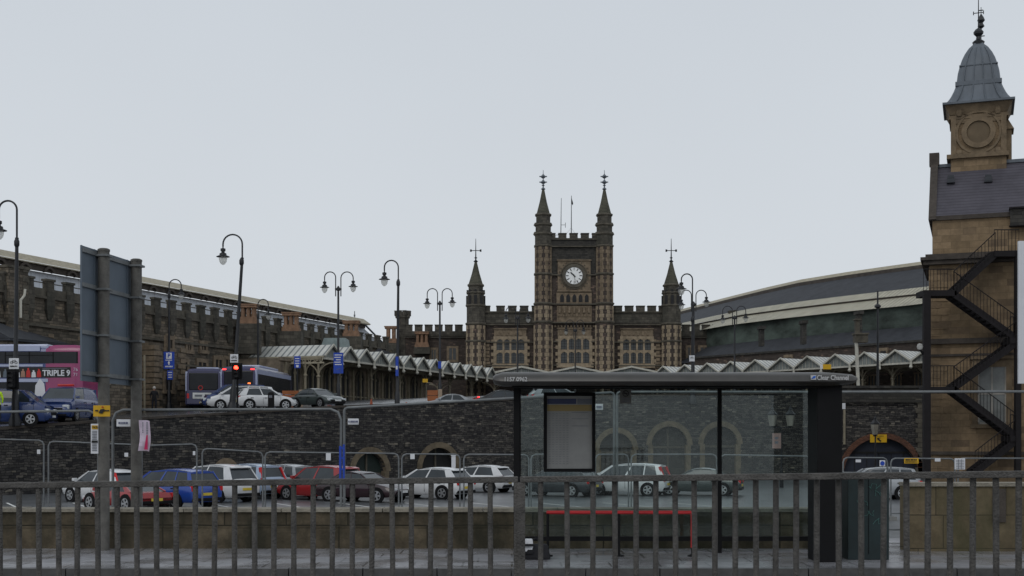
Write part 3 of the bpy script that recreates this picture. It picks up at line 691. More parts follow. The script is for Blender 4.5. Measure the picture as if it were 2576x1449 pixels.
# front range under the canopy
mb = MB(FL); ac = au(600); mb.box(ac, A1, -3.9, 0, 2.5, 8.2); mb.box(ac-.1, A1, -4.05, -3.8, 8.0, 8.3); mb.build('front_range_wall', mat('tan_limewashed_wall', (.19, .155, .115), .85, var=.5, scale=1.2, bump=.4), lb)
for k in range(30):
    a = ac+.6+k*1.45
    if a > A1-1: break
    f = MB(FL); f.box(a, a+.16, -4.08, -3.9, 3.9, 7.9); f.box(a-.05, a+.21, -4.12, -3.9, 7.0, 7.2); f.build('wall_pilaster', M['ironbeige'], lb)
MB(FL).box(ac, A1, -4.0, -3.9, 5.4, 5.52).build('dado_band', M['ironbeige'], lb)
for k in range(14):
    a = ac+1.5+k*2.9
    if a+1.3 > A1-1: break
    f = MB(FL); f.box(a-.2, a, -4.02, -3.9, 4.4, 7.3); f.box(a+1.2, a+1.4, -4.02, -3.9, 4.4, 7.3); f.arch(a+.6, 7.0, .6, .85, -4.02, -3.9, n=8)
    o = f.build('doorway', M['dressdark'], lb); q = MB(FL); q.prism([(a, 4.3), (a+1.2, 4.3)]+[(a+.6+.6*math.cos(t*PI/8), 7.0+.6*math.sin(t*PI/8)) for t in range(9)], -3.96, -3.9); q.build('opening', M['windark'], o)
for (u0, u1, v0, v1) in ((603, 643, 764, 814), (711, 750, 785, 833), (864, 901, 806, 846)):
    Y = Yb((u0+u1)/2)-2; chimney(lb, u0, u1, v0, v1, Y, 890, .25, 3)
mb = MB(); Y = Yb(840)-4
mb.prism([(X(806, Y), Z(876, Y)), (X(873, Y), Z(876, Y)), (X(869, Y), Z(850, Y)), (X(815, Y), Z(850, Y))], Y, Y+2.5); mb.build('roof_hatch', mat('pale_green_zinc', (.22, .27, .27), .5), lb)
mb = MB(); Y = Yb(955)-2.5
mb.add([(X(930, Y), Y, Z(893, Y)), (X(953, Y), Y, Z(876, Y)), (X(998, Y), Y, Z(893, Y)), (X(930, Y), Y+4, Z(893, Y)), (X(953, Y), Y+4, Z(876, Y)), (X(998, Y), Y+4, Z(893, Y))], [(0, 1, 2), (3, 5, 4), (0, 3, 4, 1), (1, 4, 5, 2), (0, 2, 5, 3)]); mb.build('small_roof', M['slate'], lb)
# long shed roof above it
def Ys(u): return 14.*F/(.192*(2500-u))
ys0 = Ys(-110); Ps = Vector((X(-110, ys0), ys0, 0)); FS = frame(Ps, angL)
def asx(u): return (Ys(u)-ys0)*1.0685
sh = thing('train_shed', 'long train shed with cream eaves fascia above the left castellated range', 'shed', tuple(Ps+Vector((0, 0, 3))))
E = asx(915)
mb = MB(FS); mb.add([(0, 0, 15.6), (E, 0, 15.6), (E+1.5, 1.2, 15.0), (0, -.45, 15.05), (E+1, -.45, 15.05), (E+1.2, 0, 15.3), (0, 0, 15.1), (0, 1.5, 15.6), (E, 1.5, 15.6)],
    [(0, 1, 4, 3), (0, 7, 8, 1), (1, 8, 2, 4)]); mb.box(0, E+.8, -.44, 1, 14.95, 15.03)
mb.build('eaves_fascia', M['cream'], sh)
mb = MB(FS); mb.box(0, E, -.2, 0, 14.5, 14.95); a = 0
while a < E-2.6:
    mb.arch(a+1.3, 14.3, .45, .65, -.4, -.1, .1*PI, .9*PI, 6); a += 2.6
mb.build('valance', M['ashdark'], sh)
MB(FS).box(0, E, .3, .8, 8, 14.5).build('cladding', M['greywhite'], sh)
mb = MB(FS); mb.add([(0, 1.5, 15.6), (E, 1.5, 15.6), (E, 20, 19), (0, 20, 19)], [(0, 1, 2, 3)]); 
mb = MB(FS); mb.add([(E, .3, 14.8), (E+11, 1.2, 11.8), (E+11, 1.2, 8), (E, .3, 8)], [(0, 1, 2, 3)]); mb.box(E, E+.3, .4, 16, 8, 14.9); mb.build('shed_end', M['greywhite'], sh)
mb = MB(FS); mb.tube([(E-.4, -.3, 14.95), (E+11, 1.1, 11.9)], .12, 5); mb.build('verge', M['lead'], sh)
mb = MB(); Y = 150; mb.tube([(X(884, Y), Y+3, Z(805, Y)), (X(884, Y), Y+3, Z(776, Y))], .05, 5); mb.box(X(882, Y), X(886, Y), Y+2.9, Y+3.1, Z(790, Y), Z(785, Y)); mb.box(X(880, Y), X(888, Y), Y+2.9, Y+3.1, Z(803, Y), Z(800, Y)); mb.build('roof_vane', M['galv'], sh)
# ------------------------------------------------------------------ canopies
CZ = 9.4   # ridge height
def bay(mbr, mbg, mbf, mbp, L0, L1, nin, depth, CZ=9.4, rise=.98):
    """one ridged bay between valley points L0 and L1 (Vectors at z=0), nin = inward normal"""
    ze = CZ-rise; c = (L0+L1)/2; b0, b1, bc = L0+nin*depth, L1+nin*depth, c+nin*depth
    up = lambda p, z: Vector((p.x, p.y, z))
    o = (-nin)*.25
    mbr.add([up(L0, ze)+o, up(c, CZ)+o, up(bc, CZ), up(b0, ze), up(L0, ze-.06)+o, up(c, CZ-.07)+o, up(bc, CZ-.07), up(b0, ze-.06)], [(0, 1, 2, 3), (4, 7, 6, 5), (0, 4, 5, 1), (3, 2, 6, 7)])
    mbr.add([up(L1, ze)+o, up(c, CZ)+o, up(bc, CZ), up(b1, ze), up(L1, ze-.06)+o, up(c, CZ-.07)+o, up(bc, CZ-.07), up(b1, ze-.06)], [(0, 3, 2, 1), (4, 5, 6, 7), (0, 1, 5, 4), (3, 7, 6, 2)])
    g0, g1 = up(L0, ze-.1), up(L1, ze-.1); gc = up(c, CZ-.12)
    mbg.add([g0, g1, gc, g0+nin*.06, g1+nin*.06, gc+nin*.06], [(0, 1, 2), (3, 5, 4), (0, 3, 4, 1), (1, 4, 5, 2), (2, 5, 3, 0)])
    w = -nin*.3
    fw = .2 if (L1-L0).length > 4 else .14
    mbf.bar(up(L0, ze-.02)+w, up(c, CZ-.0)+w, .08, fw); mbf.bar(up(L1, ze-.02)+w, up(c, CZ-.0)+w, .08, fw)
    mbf.bar(up(L0, ze-.2)+w*.3, up(L1, ze-.2)+w*.3, .1, .16)
    d = (L1-L0)
    for k in range(1, 8):
        t = k/8; h = min(t, 1-t)*2*.86; p = L0+d*t; mbf.bar(up(p, ze-.12)-nin*.03, up(p, ze-.1+h)-nin*.03, .035, .035)
    mbp.bar(up(L1, ze-.5)+w, up(L1, ze+.05)+w, .16, .16); mbp.lathe((L1.x+w.x, L1.y+w.y, ze-.68), [(.06, 0), (.16, .12), (.12, .25)], 6)
def column(pos, base, along, nin, top=8.1, r=.1):
    mb = MB(); x, y = pos.x, pos.y
    mb.lathe((x, y, base), [(.24, 0), (.24, .25), (.16, .4), (r, .6), (r, (top-base)*.62), (r+.07, (top-base)*.63), (r+.07, (top-base)*.66), (r*.9, (top-base)*.68), (r*.9, top-base)], 8)
    zt = top-base
    for s in (-1, 1):
        pts = [Vector((x, y, base+zt*.62))+along*(s*1.35*(1-math.cos(t*PI/12)))+Vector((0, 0, zt*.36*math.sin(t*PI/12))) for t in range(7)]
        mb.tube(pts, .055, 5)
    pts = [Vector((x, y, base+zt*.62))-nin*(1.2*(1-math.cos(t*PI/12)))+Vector((0, 0, zt*.36*math.sin(t*PI/12))) for t in range(7)]
    mb.tube(pts, .05, 5)
    return mb
def canopy(name, label, peaks, zground, depth, nin_sign, colstep=2, CZ=9.4, rise=.98):
    """peaks = list of world points of the gable apexes (z ignored)"""
    P = [Vector((p.x, p.y, 0)) for p in peaks]
    t = thing(name, label, 'canopy', (P[0].x, P[0].y, zground(P[0])))
    val = [P[0]-(P[1]-P[0])/2]+[(a+b)/2 for a, b in zip(P, P[1:])]+[P[-1]+(P[-1]-P[-2])/2]
    for i in range(len(P)):
        L0, L1 = val[i], val[i+1]; al = (L1-L0).normalized(); nin = Vector((-al.y, al.x, 0))*nin_sign
        r_, g_, f_, p_ = MB(), MB(), MB(), MB(); bay(r_, g_, f_, p_, L0, L1, nin, depth, CZ, rise)
        o = r_.build('glazed_roof_bay', M['glaze'], t); g_.build('gable_boards', M['boards'], o); f_.build('gable_frame', M['canopywhite'], o); p_.build('pendant', M['canopywhite'], o)
        if i % colstep == 0:
            c = L0+nin*1.5; column(c, zground(c), al, nin).build('column', M['ironbeige'], t)
            c2 = L0+nin*(depth-.6); column(c2, zground(c2), al, nin).build('column', M['ironbeige'], t)
    al = (val[-1]-val[0]).normalized(); nin = Vector((-al.y, al.x, 0))*nin_sign
    mb = MB(); z = CZ-rise-.27
    for a, b in zip(val, val[1:]):
        for dd in (1.5, depth-.6): mb.bar(Vector((a.x, a.y, z))+nin*dd, Vector((b.x, b.y, z))+nin*dd, .14, .35)
        mb.bar(Vector((a.x, a.y, z+.05)), Vector((a.x, a.y, z+.05))+nin*depth, .12, .22)
    mb.build('valley_beams', M['ironbeige'], t)
    return t, val, nin
pk = [(788, 861), (831.6, 867.5), (876, 873.5), (917.6, 879.5), (952.8, 885), (988, 889), (1029.6, 894.5), (1067, 899), (1102.6, 904), (1132.5, 908.5), (1162.5, 913), (1192.4, 917), (1217, 921), (1239, 924)]
line0 = Vector((X(831.6, 104.7), 104.7, 0)); 
peaksL = [line0+DL*(2.94*k) for k in range(0, 13)]
zg = lambda p: zr(p.x, p.y)-.02
cl, valL, ninL = canopy('forecourt_canopy', 'cream ridge and furrow glazed canopy stepping back along the left range', peaksL, zg, 8., 1, 2)
# near end of left canopy: fretwork beam + arched brackets facing the camera
a_ = valL[0]; mb = MB(); z = CZ-1.05
e0, e1 = a_-ninL*.2, a_+ninL*8.2
mb.bar(Vector((e0.x, e0.y, z)), Vector((e1.x, e1.y, z)), .1, .12); mb.bar(Vector((e0.x, e0.y, z-.5)), Vector((e1.x, e1.y, z-.5)), .1, .12)
for k in range(16):
    p = e0+(e1-e0)*(k/16); q = e0+(e1-e0)*((k+.5)/16); r = e0+(e1-e0)*((k+1)/16)
    mb.bar(Vector((p.x, p.y, z)), Vector((q.x, q.y, z-.5)), .05, .07); mb.bar(Vector((q.x, q.y, z-.5)), Vector((r.x, r.y, z)), .05, .07)
mb.build('fretwork_beam', M['cream'], cl)
for k in range(3):
    p = e0+(e1-e0)*(.06+.42*k); al = (e1-e0).normalized(); column(p, zg(p), al, -DL, 7.9).build('column', M['ironbeige'], cl)
# front canopy (three wide gables facing the camera)
peaksF = [Vector((X(u, 142), 142, 0)) for u in (1172, 1314, 1448, 1590, 1725)]
cf, vf, nf = canopy('front_canopy', 'wide cream gables of the glazed canopy across the foot of the clock tower', peaksF, lambda p: 5.08, 7.0, 1, 1, 9.72, .62)
# right arm
pr = [(1673, 921.5), (1725, 919), (1776, 915.5), (1823, 911.6), (1876, 908.3), (1934, 903.5), (2000, 898), (2079, 892.5), (2167, 886.8), (2257, 881), (2352, 875)]
ya = 7.8*F/(VH-921.5); yb = 7.8*F/(VH-881); pa = Vector((X(1673, ya), ya, 0)); pb = Vector((X(2257, yb), yb, 0))
peaksR = [pa+(pb-pa)*(k/9.) for k in range(0, 11)]
cr2, vr, nr = canopy('forecourt_canopy', 'cream ridge and furrow glazed canopy along the right side above the bus shelter', peaksR, lambda p: 5.08, 6.5, 1, 1)
cl['group'] = cr2['group'] = 'ridge and furrow forecourt canopies'
# platform building under the right canopy
al = (vr[-1]-vr[0]).normalized(); FR = frame((vr[0].x+nr.x*7, vr[0].y+nr.y*7, 0), math.atan2(al.y, al.x)); LR = (vr[-1]-vr[0]).length
pb_ = thing('platform_building', 'brown stone ground floor range with small windows beneath the right canopy', 'building', (vr[5].x+nr.x*7, vr[5].y+nr.y*7, 5.1))
MB(FR).box(-2, LR+6, 0, 5, 5.0, 10.6).build('wall', M['pink'], pb_)
MB(FR).box(-2, LR+6, -.2, 5.2, 10.6, 10.8).build('parapet', M['sooty'], pb_)
for k in range(14):
    a = 1+k*2.7
    f = MB(FR); f.box(a-.15, a+1.35, -.08, 0, 6.0, 6.15); f.box(a-.15, a+1.35, -.08, 0, 7.7, 7.85)
    for q in (0, .37, .74, 1.11): f.box(a+q-.05, a+q+.09, -.08, 0, 6.15, 7.7)
    o = f.build('window', M['dress'], pb_); MB(FR).box(a, a+1.2, -.04, -.01, 6.15, 7.7).build('pane', M['winglass'], o)
for (a, w) in ((12, 1.2), (24, 1.), (33, 1.6)):
    f = MB(FR); f.box(a, a+w, -.15, 0, 8.9, 10.3); o = f.build('upper_window', M['dress'], pb_); MB(FR).box(a+.2, a+w-.2, -.19, -.15, 9.1, 10.0).build('pane', M['windark'], o)
# ------------------------------------------------------------------ curved train shed, right
HT = 19.
tp = [(2760, 590), (2470, 638), (2326, 657), (2230, 670), (2133, 684), (2016, 703), (1928, 723), (1840, 745), (1782, 760), (1714, 778), (1660, 790)]
top = [Vector((X(u, HT*F/(VH-v)), HT*F/(VH-v), 0)) for u, v in tp]
nrm = []
for i in range(len(top)):
    d = (top[min(i+1, len(top)-1)]-top[max(i-1, 0)]).normalized(); nrm.append(Vector((d.y, -d.x, 0)) if False else Vector((-d.y, d.x, 0)))
if nrm[2].y > 0: nrm = [-n_ for n_ in nrm]
def off(d): return [p+n_*d for p, n_ in zip(top, nrm)]
def zat(d, v, u=2326):
    pts = off(d)
    for a, b in zip(pts, pts[1:]):
        k = (u-UC)/F; den = (b.x-a.x)-k*(b.y-a.y); t = (k*a.y-a.x)/den
        if 0 <= t <= 1 or (a is pts[0] and t < 0): return Z(v, a.y+(b.y-a.y)*t)
    return Z(v, pts[-1].y)
ts = thing('curved_train_shed', 'huge curved slate train shed roof with cream glazed bands at the right', 'shed', tuple(top[4]+Vector((0, 0, 5))))
def band(d0, v0, d1, v1, name, m):
    A, B = off(d0), off(d1); z0, z1 = zat(d0, v0), zat(d1, v1); mb = MB()
    vs = [(p.x, p.y, z0) for p in A]+[(p.x, p.y, z1) for p in B]; n = len(A)
    mb.add(vs, [(i, i+1, n+i+1, n+i) for i in range(n-1)]); return mb.build(name, m, ts)
z0 = 20.6
mb = MB(); A, B = top, off(-9); n = len(A); mb.add([(p.x, p.y, 20.6) for p in A]+[(p.x, p.y, 20.2) for p in B], [(i, i+1, n+i+1, n+i) for i in range(n-1)]); mb.build('ridge_roof', M['slate'], ts)
band(0, 656.8, .35, 665, 'ridge_fascia', M['cream']); band(.35, 665, .4, 674.5, 'ridge_vent', M['ashdark'])
band(.5, 674.5, 7, 722.7, 'slate_slope', M['slate']); band(6.9, 721.5, 8.4, 737, 'glazed_band', M['creamrib']); band(8.3, 737, 8.3, 742, 'dark_gutter_line', M['ashdark'])  # last band: thin dark strip between the two glazed bands
band(8.2, 741, 10.5, 763, 'lower_glazed_band', M['creamrib']); band(10.0, 762.5, 10.0, 822, 'side_wall', M['greenwall']); band(9.9, 818, 13.5, 863, 'low_slate_roof', M['slate']); band(13.4, 862, 13.4, 1030, 'outer_wall', M['rubble2'])
for k, (u, v0, v1) in enumerate(((1918, 820, 850), (2024, 806, 845), (2164, 782, 822))):
    Y = 118.; mb = MB(); mb.box(X(u-5, Y), X(u+5, Y), Y, Y+1, Z(v1+20, Y), Z(v0+8, Y)); mb.box(X(u-8, Y), X(u+8, Y), Y-.2, Y+1.2, Z(v0+8, Y), Z(v0, Y)); mb.build('vent_stack', M['sooty'], ts)
# ------------------------------------------------------------------ sandstone building with cupola, far right
RY = 70.; angR = R(-20)
Pr = Vector((X(2338, RY), RY, 0)); FRB = frame(Pr, angR)
def lu(u, d=0):
    """distance along the rotated facade seen at column u (facade pushed out by d)"""
    k = (u-UC)/F; c, s = math.cos(angR), math.sin(angR)
    # point = Pr + a*(c,s) + (-d)*(-s,c) ; x = k*y
    ox, oy = Pr.x+d*s, Pr.y-d*c
    return (k*oy-ox)/(c-k*s)
def yl(u, d=0): return Pr.y-d*math.cos(angR)+lu(u, d)*math.sin(angR)
def zl(u, v, d=0): return Z(v, yl(u, d))
sb = thing('sandstone_building', 'tall sandstone building with slate roof and bell-shaped lead cupola tower', 'building', (Pr.x+3, RY-1, -1.15))
AE = 16.
zc1, zc2, zc3, zc4 = zl(2338, 655), zl(2338, 862), zl(2338, 1140), zl(2338, 895)
ze = zl(2338, 553)
mb = MB(FRB); mb.box(0, AE, 0, 9, -1.3, zc1-.1); mb.build('wall', M['ash'], sb)
mb = MB(FRB); mb.box(.15, AE, .15, 9, zc1+.3, ze); mb.build('attic_wall', M['ash'], sb)
mb = MB(FRB); mb.box(-.45, AE, -.55, 9, zc1-.05, zc1+.12); mb.box(-.3, AE, -.4, 0, zc1-.28, zc1-.05); mb.box(-.2, AE, -.25, .1, zc1+.12, zc1+.3)
mb.box(-.1, AE, -.3, 0, zc2-.1, zc2+.18); mb.box(-.05, AE, -.14, 0, zc4-.06, zc4+.06); mb.box(-.1, AE, -.18, 0, zc3-.08, zc3+.1); mb.box(0, AE, .0, .2, ze-.05, ze+.18)
mb.build('cornice', M['ashdark'], sb)
mb = MB(FRB)
for k in range(40):
    z = -1.1+k*.38
    if z > zc1-.6: break
    if z+.34 > zc2-.2 and z < zc2+.3: continue
    w = .95 if k % 2 else .55; mb.box(-.03, w, -.035, .3, z, z+.355)
mb.build('quoins', M['ash'], sb)
# roof
zr1 = zl(2355, 430)+.0; rd = 3.6
mb = MB(FRB); mb.add([(.3, .05, ze+.15), (AE, .05, ze+.15), (AE, rd, zr1+.9), (.3, rd, zr1+.9), (.3, 2*rd, ze+.15), (AE, 2*rd, ze+.15)], [(0, 1, 2, 3), (3, 2, 5, 4), (0, 3, 4), (1, 5, 2), (0, 4, 5, 1)]); mb.build('roof', M['slate2'], sb)
mb = MB(FRB); mb.add([(-.05, -.1, ze+.0), (-.05, rd, zr1+1.35), (-.05, 2*rd+.1, ze), (.35, -.1, ze), (.35, rd, zr1+1.35), (.35, 2*rd+.1, ze)], [(0, 2, 1), (3, 4, 5), (0, 1, 4, 3), (1, 2, 5, 4), (0, 3, 5, 2)])
mb.box(-.12, .42, rd-.3, rd+.3, zr1+1.0, zr1+1.7); mb.build('gable_coping', M['ashdark'], sb)
mb = MB(FRB); mb.box(.35, AE, rd-.12, rd+.12, zr1+.88, zr1+1.06); mb.build('ridge', M['lead'], sb)
for u, v in ((2392, 452), (2486, 450)):
    a = lu(u, -2.6); z = zl(u, v, -2.6); mb = MB(FRB); mb.frus((a-.22, a+.22, 2.1, 3.1), z-.25, (a-.16, a+.16, 2.3, 3.1), z+.2); mb.build('roof_vent', M['slate'], sb)
# dormer / parapet box at right
a = lu(2541); mb = MB(FRB); mb.box(a, AE, -.25, .6, zl(2541, 570), zl(2541, 528)); mb.build('parapet_box', M['sooty'], sb)
mb = MB(FRB); mb.box(a-.05, AE, -.4, .7, zl(2541, 528), zl(2541, 526)+.05); mb.box(a-.05, AE, -.4, 0, zl(2541, 572), zl(2541, 570)); mb.build('parapet_trim', M['blacksteel'], sb)
# window
def swin(u0, u1, v0, v1, sill=True):
    x0, x1 = lu(u0), lu(u1); z1, z0 = zl(u0, v0), zl(u0, v1)
    f = MB(FRB); f.box(x0-.3, x0, -.12, 0, z0-.2, z1+.4); f.box(x1, x1+.3, -.12, 0, z0-.2, z1+.4); f.box(x0, x1, -.12, 0, z1, z1+.4); f.box(x0-.4, x1+.4, -.22, 0, z0-.4, z0-.2); f.box(x0-.4, x1+.4, -.25, 0, z1+.42, z1+.6)
    o = f.build('window', M['ashtrim'], sb); MB(FRB).box(x0, x1, -.05, -.02, z0-.2, z1).build('pane', mat('net_curtained_glass', (.16, .17, .165), .25), o)
    s = MB(FRB); zm = (z0+z1)/2; s.box(x0, x1, -.085, -.05, zm-.05, zm+.05); s.box((x0+x1)/2-.04, (x0+x1)/2+.04, -.085, -.05, z0-.2, z1); s.box(x0, x1, -.085, -.05, z0-.2, z0-.1); s.box(x0, x0+.07, -.085, -.05, z0-.2, z1); s.box(x1-.07, x1, -.085, -.05, z0-.2, z1)
    s.build('sash', mat('weathered_white_sash', (.3, .28, .25), .6), o)
swin(2460, 2531, 924, 1058)
# cupola tower
tu0, tu1 = 2391, 2528; td = -3.2   # set back
ta0, ta1 = lu(2392, td), lu(2532, td); wid = (ta1-ta0)
zt0, zt1 = zl(2391, 430, td)-2.5, zl(2391, 262, td)
Dp = wid*.95; y0, y1 = -td, -td+Dp
mb = MB(FRB); mb.box(ta0, ta1, y0, y1, zt0, zt1-.25); o = mb.build('cupola_tower', M['ash'], sb)
tm = MB(FRB); zs = zl(2391, 396, td); tm.box(ta0-.22, ta1+.12, y0-.22, y1+.1, zs-.12, zs+.12)
tm.box(ta0-.1, ta1+.1, y0-.1, y1+.1, zt1-.9, zt1-.7); tm.frus((ta0-.05, ta1+.05, y0-.05, y1+.05), zt1-.65, (ta0-.35, ta1+.35, y0-.35, y1+.35), zt1-.05)
for (q0, q1) in ((.0, .1), (.9, 1.)): tm.box(ta0+wid*q0, ta0+wid*q1, y0-.1, y0, zs+.12, zt1-.9)
tm.box(ta0+wid*.1, ta1-wid*.1, y0-.06, y0, zt1-1.15, zt1-.9); tm.box(ta0+wid*.1, ta1-wid*.1, y0-.06, y0, zs+.12, zs+.35)
cxx, czz = (ta0+ta1)/2, zl(2456, 333, td); rr = 27/F*yl(2456, td)
tm.arch(cxx, czz, rr+.02, rr+.3, y0-.18, y0, 0, 2*PI, 32); tm.arch(cxx, czz, rr+.5, rr+.62, y0-.1, y0, 0, 2*PI, 32)
for s1 in (-1, 1):
    for s2 in (-1, 1): tm.lathe((cxx+s1*(rr+.42), y0, czz+s2*(rr+.55)), [(.2, -.2), (.26, 0), (.2, .2)], 6)
tm.build('tower_moulding', M['ashtrim'], o)
MB(FRB).disc((cxx, y0-.03, czz), rr, .1, 32).build('blank_roundel', mat('plain_roundel_stone', (.135, .10, .062), .85, var=.2), o)
# bell roof: square ogee profile
cy = (y0+y1)/2
prof = [(zl(2391, v, td)+(zl(2456, v, -cy)-zl(2456, v, td))*(263-v)/157, w) for v, w in ((263, 163), (258, 152), (250, 139), (243, 130), (231, 118), (219, 108), (213, 105), (190, 99), (173, 90), (157, 79), (143, 65), (129, 46), (118, 23), (108, 12))]
mb = MB(FRB); vs = []; nn = 16
for z, w in prof:
    h = w/F*yl(2456, td)/2*1.02
    for k in range(nn):
        q = 2*PI*k/nn+PI/4; cx_, cy_ = math.cos(q), math.sin(q); e = .22
        px = math.copysign(abs(cx_)**e, cx_) if abs(cx_) > 1e-6 else 0; py = math.copysign(abs(cy_)**e, cy_) if abs(cy_) > 1e-6 else 0
        vs.append((cxx+px*h, cy+py*h*.97, z))
fs = []
for j in range(len(prof)-1):
    for i in range(nn): k = (i+1) % nn; fs.append((j*nn+i, j*nn+k, (j+1)*nn+k, (j+1)*nn+i))
fs.append(tuple(range(nn-1, -1, -1))); fs.append(tuple(range((len(prof)-1)*nn, len(prof)*nn)))
mb.add(vs, fs); lr = mb.build('bell_roof', M['lead'], o, smooth=28)
mb = MB(FRB)
def prw(z):
    for (a, wa), (b, wb) in zip(prof, prof[1:]):
        if a <= z <= b: return (wa+(wb-wa)*(z-a)/(b-a))/F*yl(2456, td)/2*1.02
    return .1
for q in (-.66, -.22, .22, .66):
    pts = [(cxx+prw(z)*q, cy-prw(z)*.99, z) for z, w in prof[:-2]]; mb.tube(pts, .035, 5)
h = prw(prof[6][0]+.01); mb.box(cxx-h-.04, cxx+h+.04, cy-h-.03, cy+h+.03, prof[5][0]-.02, prof[6][0]+.06)
h = prw(prof[8][0]); mb.box(cxx-h*1.0, cxx+h*1.0, cy-h*1.0-.01, cy+h, prof[8][0]-.03, prof[8][0]+.03)
h = prw(prof[0][0]); mb.box(cxx-h-.05, cxx+h+.05, cy-h-.05, cy+h+.05, prof[0][0]-.1, prof[0][0]+.02)
mb.build('lead_roll', M['lead'], lr)
mb = MB(FRB); zt = prof[-1][0]; mb.lathe((cxx, cy, zt-.25), [(.3, 0), (.34, .15), (.14, .3), (.12, .45), (.26, .6), (.28, .72), (.18, .86), (.05, .95)], 10)
ztop = zl(2456, -2, -cy); mb.tube([(cxx, cy, zt+.5), (cxx, cy, ztop)], [.045, .025], 6); zz = zl(2456, 33, -cy)
mb.bar((cxx-.27, cy, zz), (cxx+.27, cy, zz), .04); mb.bar((cxx-.27, cy, zz-.1), (cxx-.27, cy, zz+.1), .05); mb.bar((cxx+.27, cy, zz-.1), (cxx+.27, cy, zz+.1), .05); mb.bar((cxx, cy-.27, zz), (cxx, cy+.27, zz), .04)
mb.build('finial', M['lamp'], lr)
x2 = lu(2468, -6.6); mb = MB(FRB); mb.tube([(x2, 6.6, zl(2468, 190, -6.6)), (x2, 6.6, zl(2468, 18, -6.6))], [.04, .02], 6)
for v, w in ((26, .12), (91, .2)): zz = zl(2468, v, -6.6); mb.bar((x2-w, 6.6, zz), (x2+w, 6.6, zz), .05)
zz = zl(2468, 56, -6.6); mb.lathe((x2, 6.6, zz-.4), [(.03, 0), (.2, .15), (.1, .35), (.22, .5), (.14, .7), (.02, .9)], 6); mb.build('weather_vane', M['lamp'], sb)
# small second cupola piece peeping out on the right of the tower
a0, a1 = lu(2532, td-1), lu(2545, td-1); mb = MB(FRB); zq = zl(2535, 318, td-1)
mb.box(ta1-.3, a1, y0+.8, y0+2.2, zt0, zq-.2); mb.frus((ta1-.3, a1+.12, y0+.7, y0+2.3), zq-.2, (ta1-.3, a1-.2, y0+1.2, y0+1.8), zq+.5); mb.build('tower_buttress', M['ashtrim'], o)
# ------------------------------------------------------------------ fire escape
fe = thing('fire_escape', 'black steel zigzag fire escape stair with barred railings on the sandstone building', 'fire escape', tuple(Vector((X(2340, 67.5), 67.5, -1.15))))
FE = frame(Vector((0, 67.5, 0)), 0); Yf = 67.5
def q3(u, v, dy=0): return Vector((X(u, Yf), Yf+dy, Z(v, Yf)))
mb = MB(); mb.bar(q3(2331, 732), q3(2331, 1195), .36, .3); mb.build('column', M['blacksteel'], fe)
mb = MB(); mb.bar(q3(2560, 632), q3(2560, 1195), .28, .3); mb.build('column', M['blacksteel'], fe)
mb = MB(); mb.bar(q3(2352, 732, 1.2), q3(2352, 1195, 1.2), .14, .14); mb.build('column', M['blacksteel'], fe)
fl = [((2398, 738), (2503, 640)), ((2398, 738), (2558, 852)), ((2558, 862), (2398, 978)), ((2398, 978), (2558, 1098)), ((2558, 1108), (2452, 1190))]
ld = [((2322, 737), (2400, 738)), ((2500, 638), (2562, 634)), ((2330, 980), (2400, 978)), ((2540, 857), (2565, 857)), ((2540, 1103), (2565, 1103))]
for (a, b) in fl:
    mb = MB()
    for dy in (0, 1.0): mb.bar(q3(*a, dy), q3(*b, dy), .09, .34)
    n = 13
    for k in range(n):
        p = q3(*a).lerp(q3(*b), (k+.5)/n); mb.box(p.x-.13, p.x+.13, Yf, Yf+1.0, p.z-.02, p.z+.02)
    o = mb.build('stair_flight', M['blacksteel'], fe)
    rl = MB(); h = 1.05
    for dy in (-.06,):
        A_, B_ = q3(*a, dy), q3(*b, dy); rl.tube([A_+Vector((0, 0, h+.1)), B_+Vector((0, 0, h+.1))], .028, 5)
        n = int(abs(A_.x-B_.x)/.17)
        for k in range(n+1): p = A_.lerp(B_, k/n); rl.bar(p, p+Vector((0, 0, h+.1)), .022)
    rl.build('railing', M['blacksteel'], o)
for (a, b) in ld:
    mb = MB(); A_, B_ = q3(*a), q3(*b); mb.box(A_.x, B_.x, Yf-.1, Yf+1.2, A_.z-.16, A_.z+.14); o = mb.build('landing', M['blacksteel'], fe)
    rl = MB(); n = max(3, int((B_.x-A_.x)/.17))
    for k in range(n+1): x = A_.x+(B_.x-A_.x)*k/n; rl.bar((x, Yf-.06, A_.z), (x, Yf-.06, A_.z+1.25), .022)
    rl.tube([(A_.x, Yf-.06, A_.z+1.25), (B_.x, Yf-.06, A_.z+1.25)], .028, 5); rl.build('railing', M['blacksteel'], o)
# globe lamp on the column
gl = thing('globe_camera', 'small white globe on a bracket fixed to the left column of the fire escape', 'camera', tuple(q3(2314, 885)))
MB().lathe(tuple(q3(2314, 880)), [(.03, 0), (.12, .04), (.165, .17), (.12, .3), (.03, .34)], 12).build('dome', M['opal'], gl, smooth=40)
MB().bar(q3(2314, 880), q3(2326, 893), .1).build('bracket', M['black'], gl)
# white hoarding at extreme right
hb = thing('white_hoarding', 'tall blank white board cut off by the right edge of the view', 'board', tuple(W(2600, 1107, 45)))
mb = MB(); Yh = 45.; mb.box(X(2563, Yh), X(2640, Yh), Yh, Yh+.12, Z(965, Yh), Z(606, Yh)); mb.build('board', M['white'], hb, bevel=.01)
mb = MB()
for u in (2590, 2625): mb.box(X(u, Yh), X(u+5, Yh), Yh+.13, Yh+.25, -1.15, Z(620, Yh))
mb.build('post', M['galv'], hb)
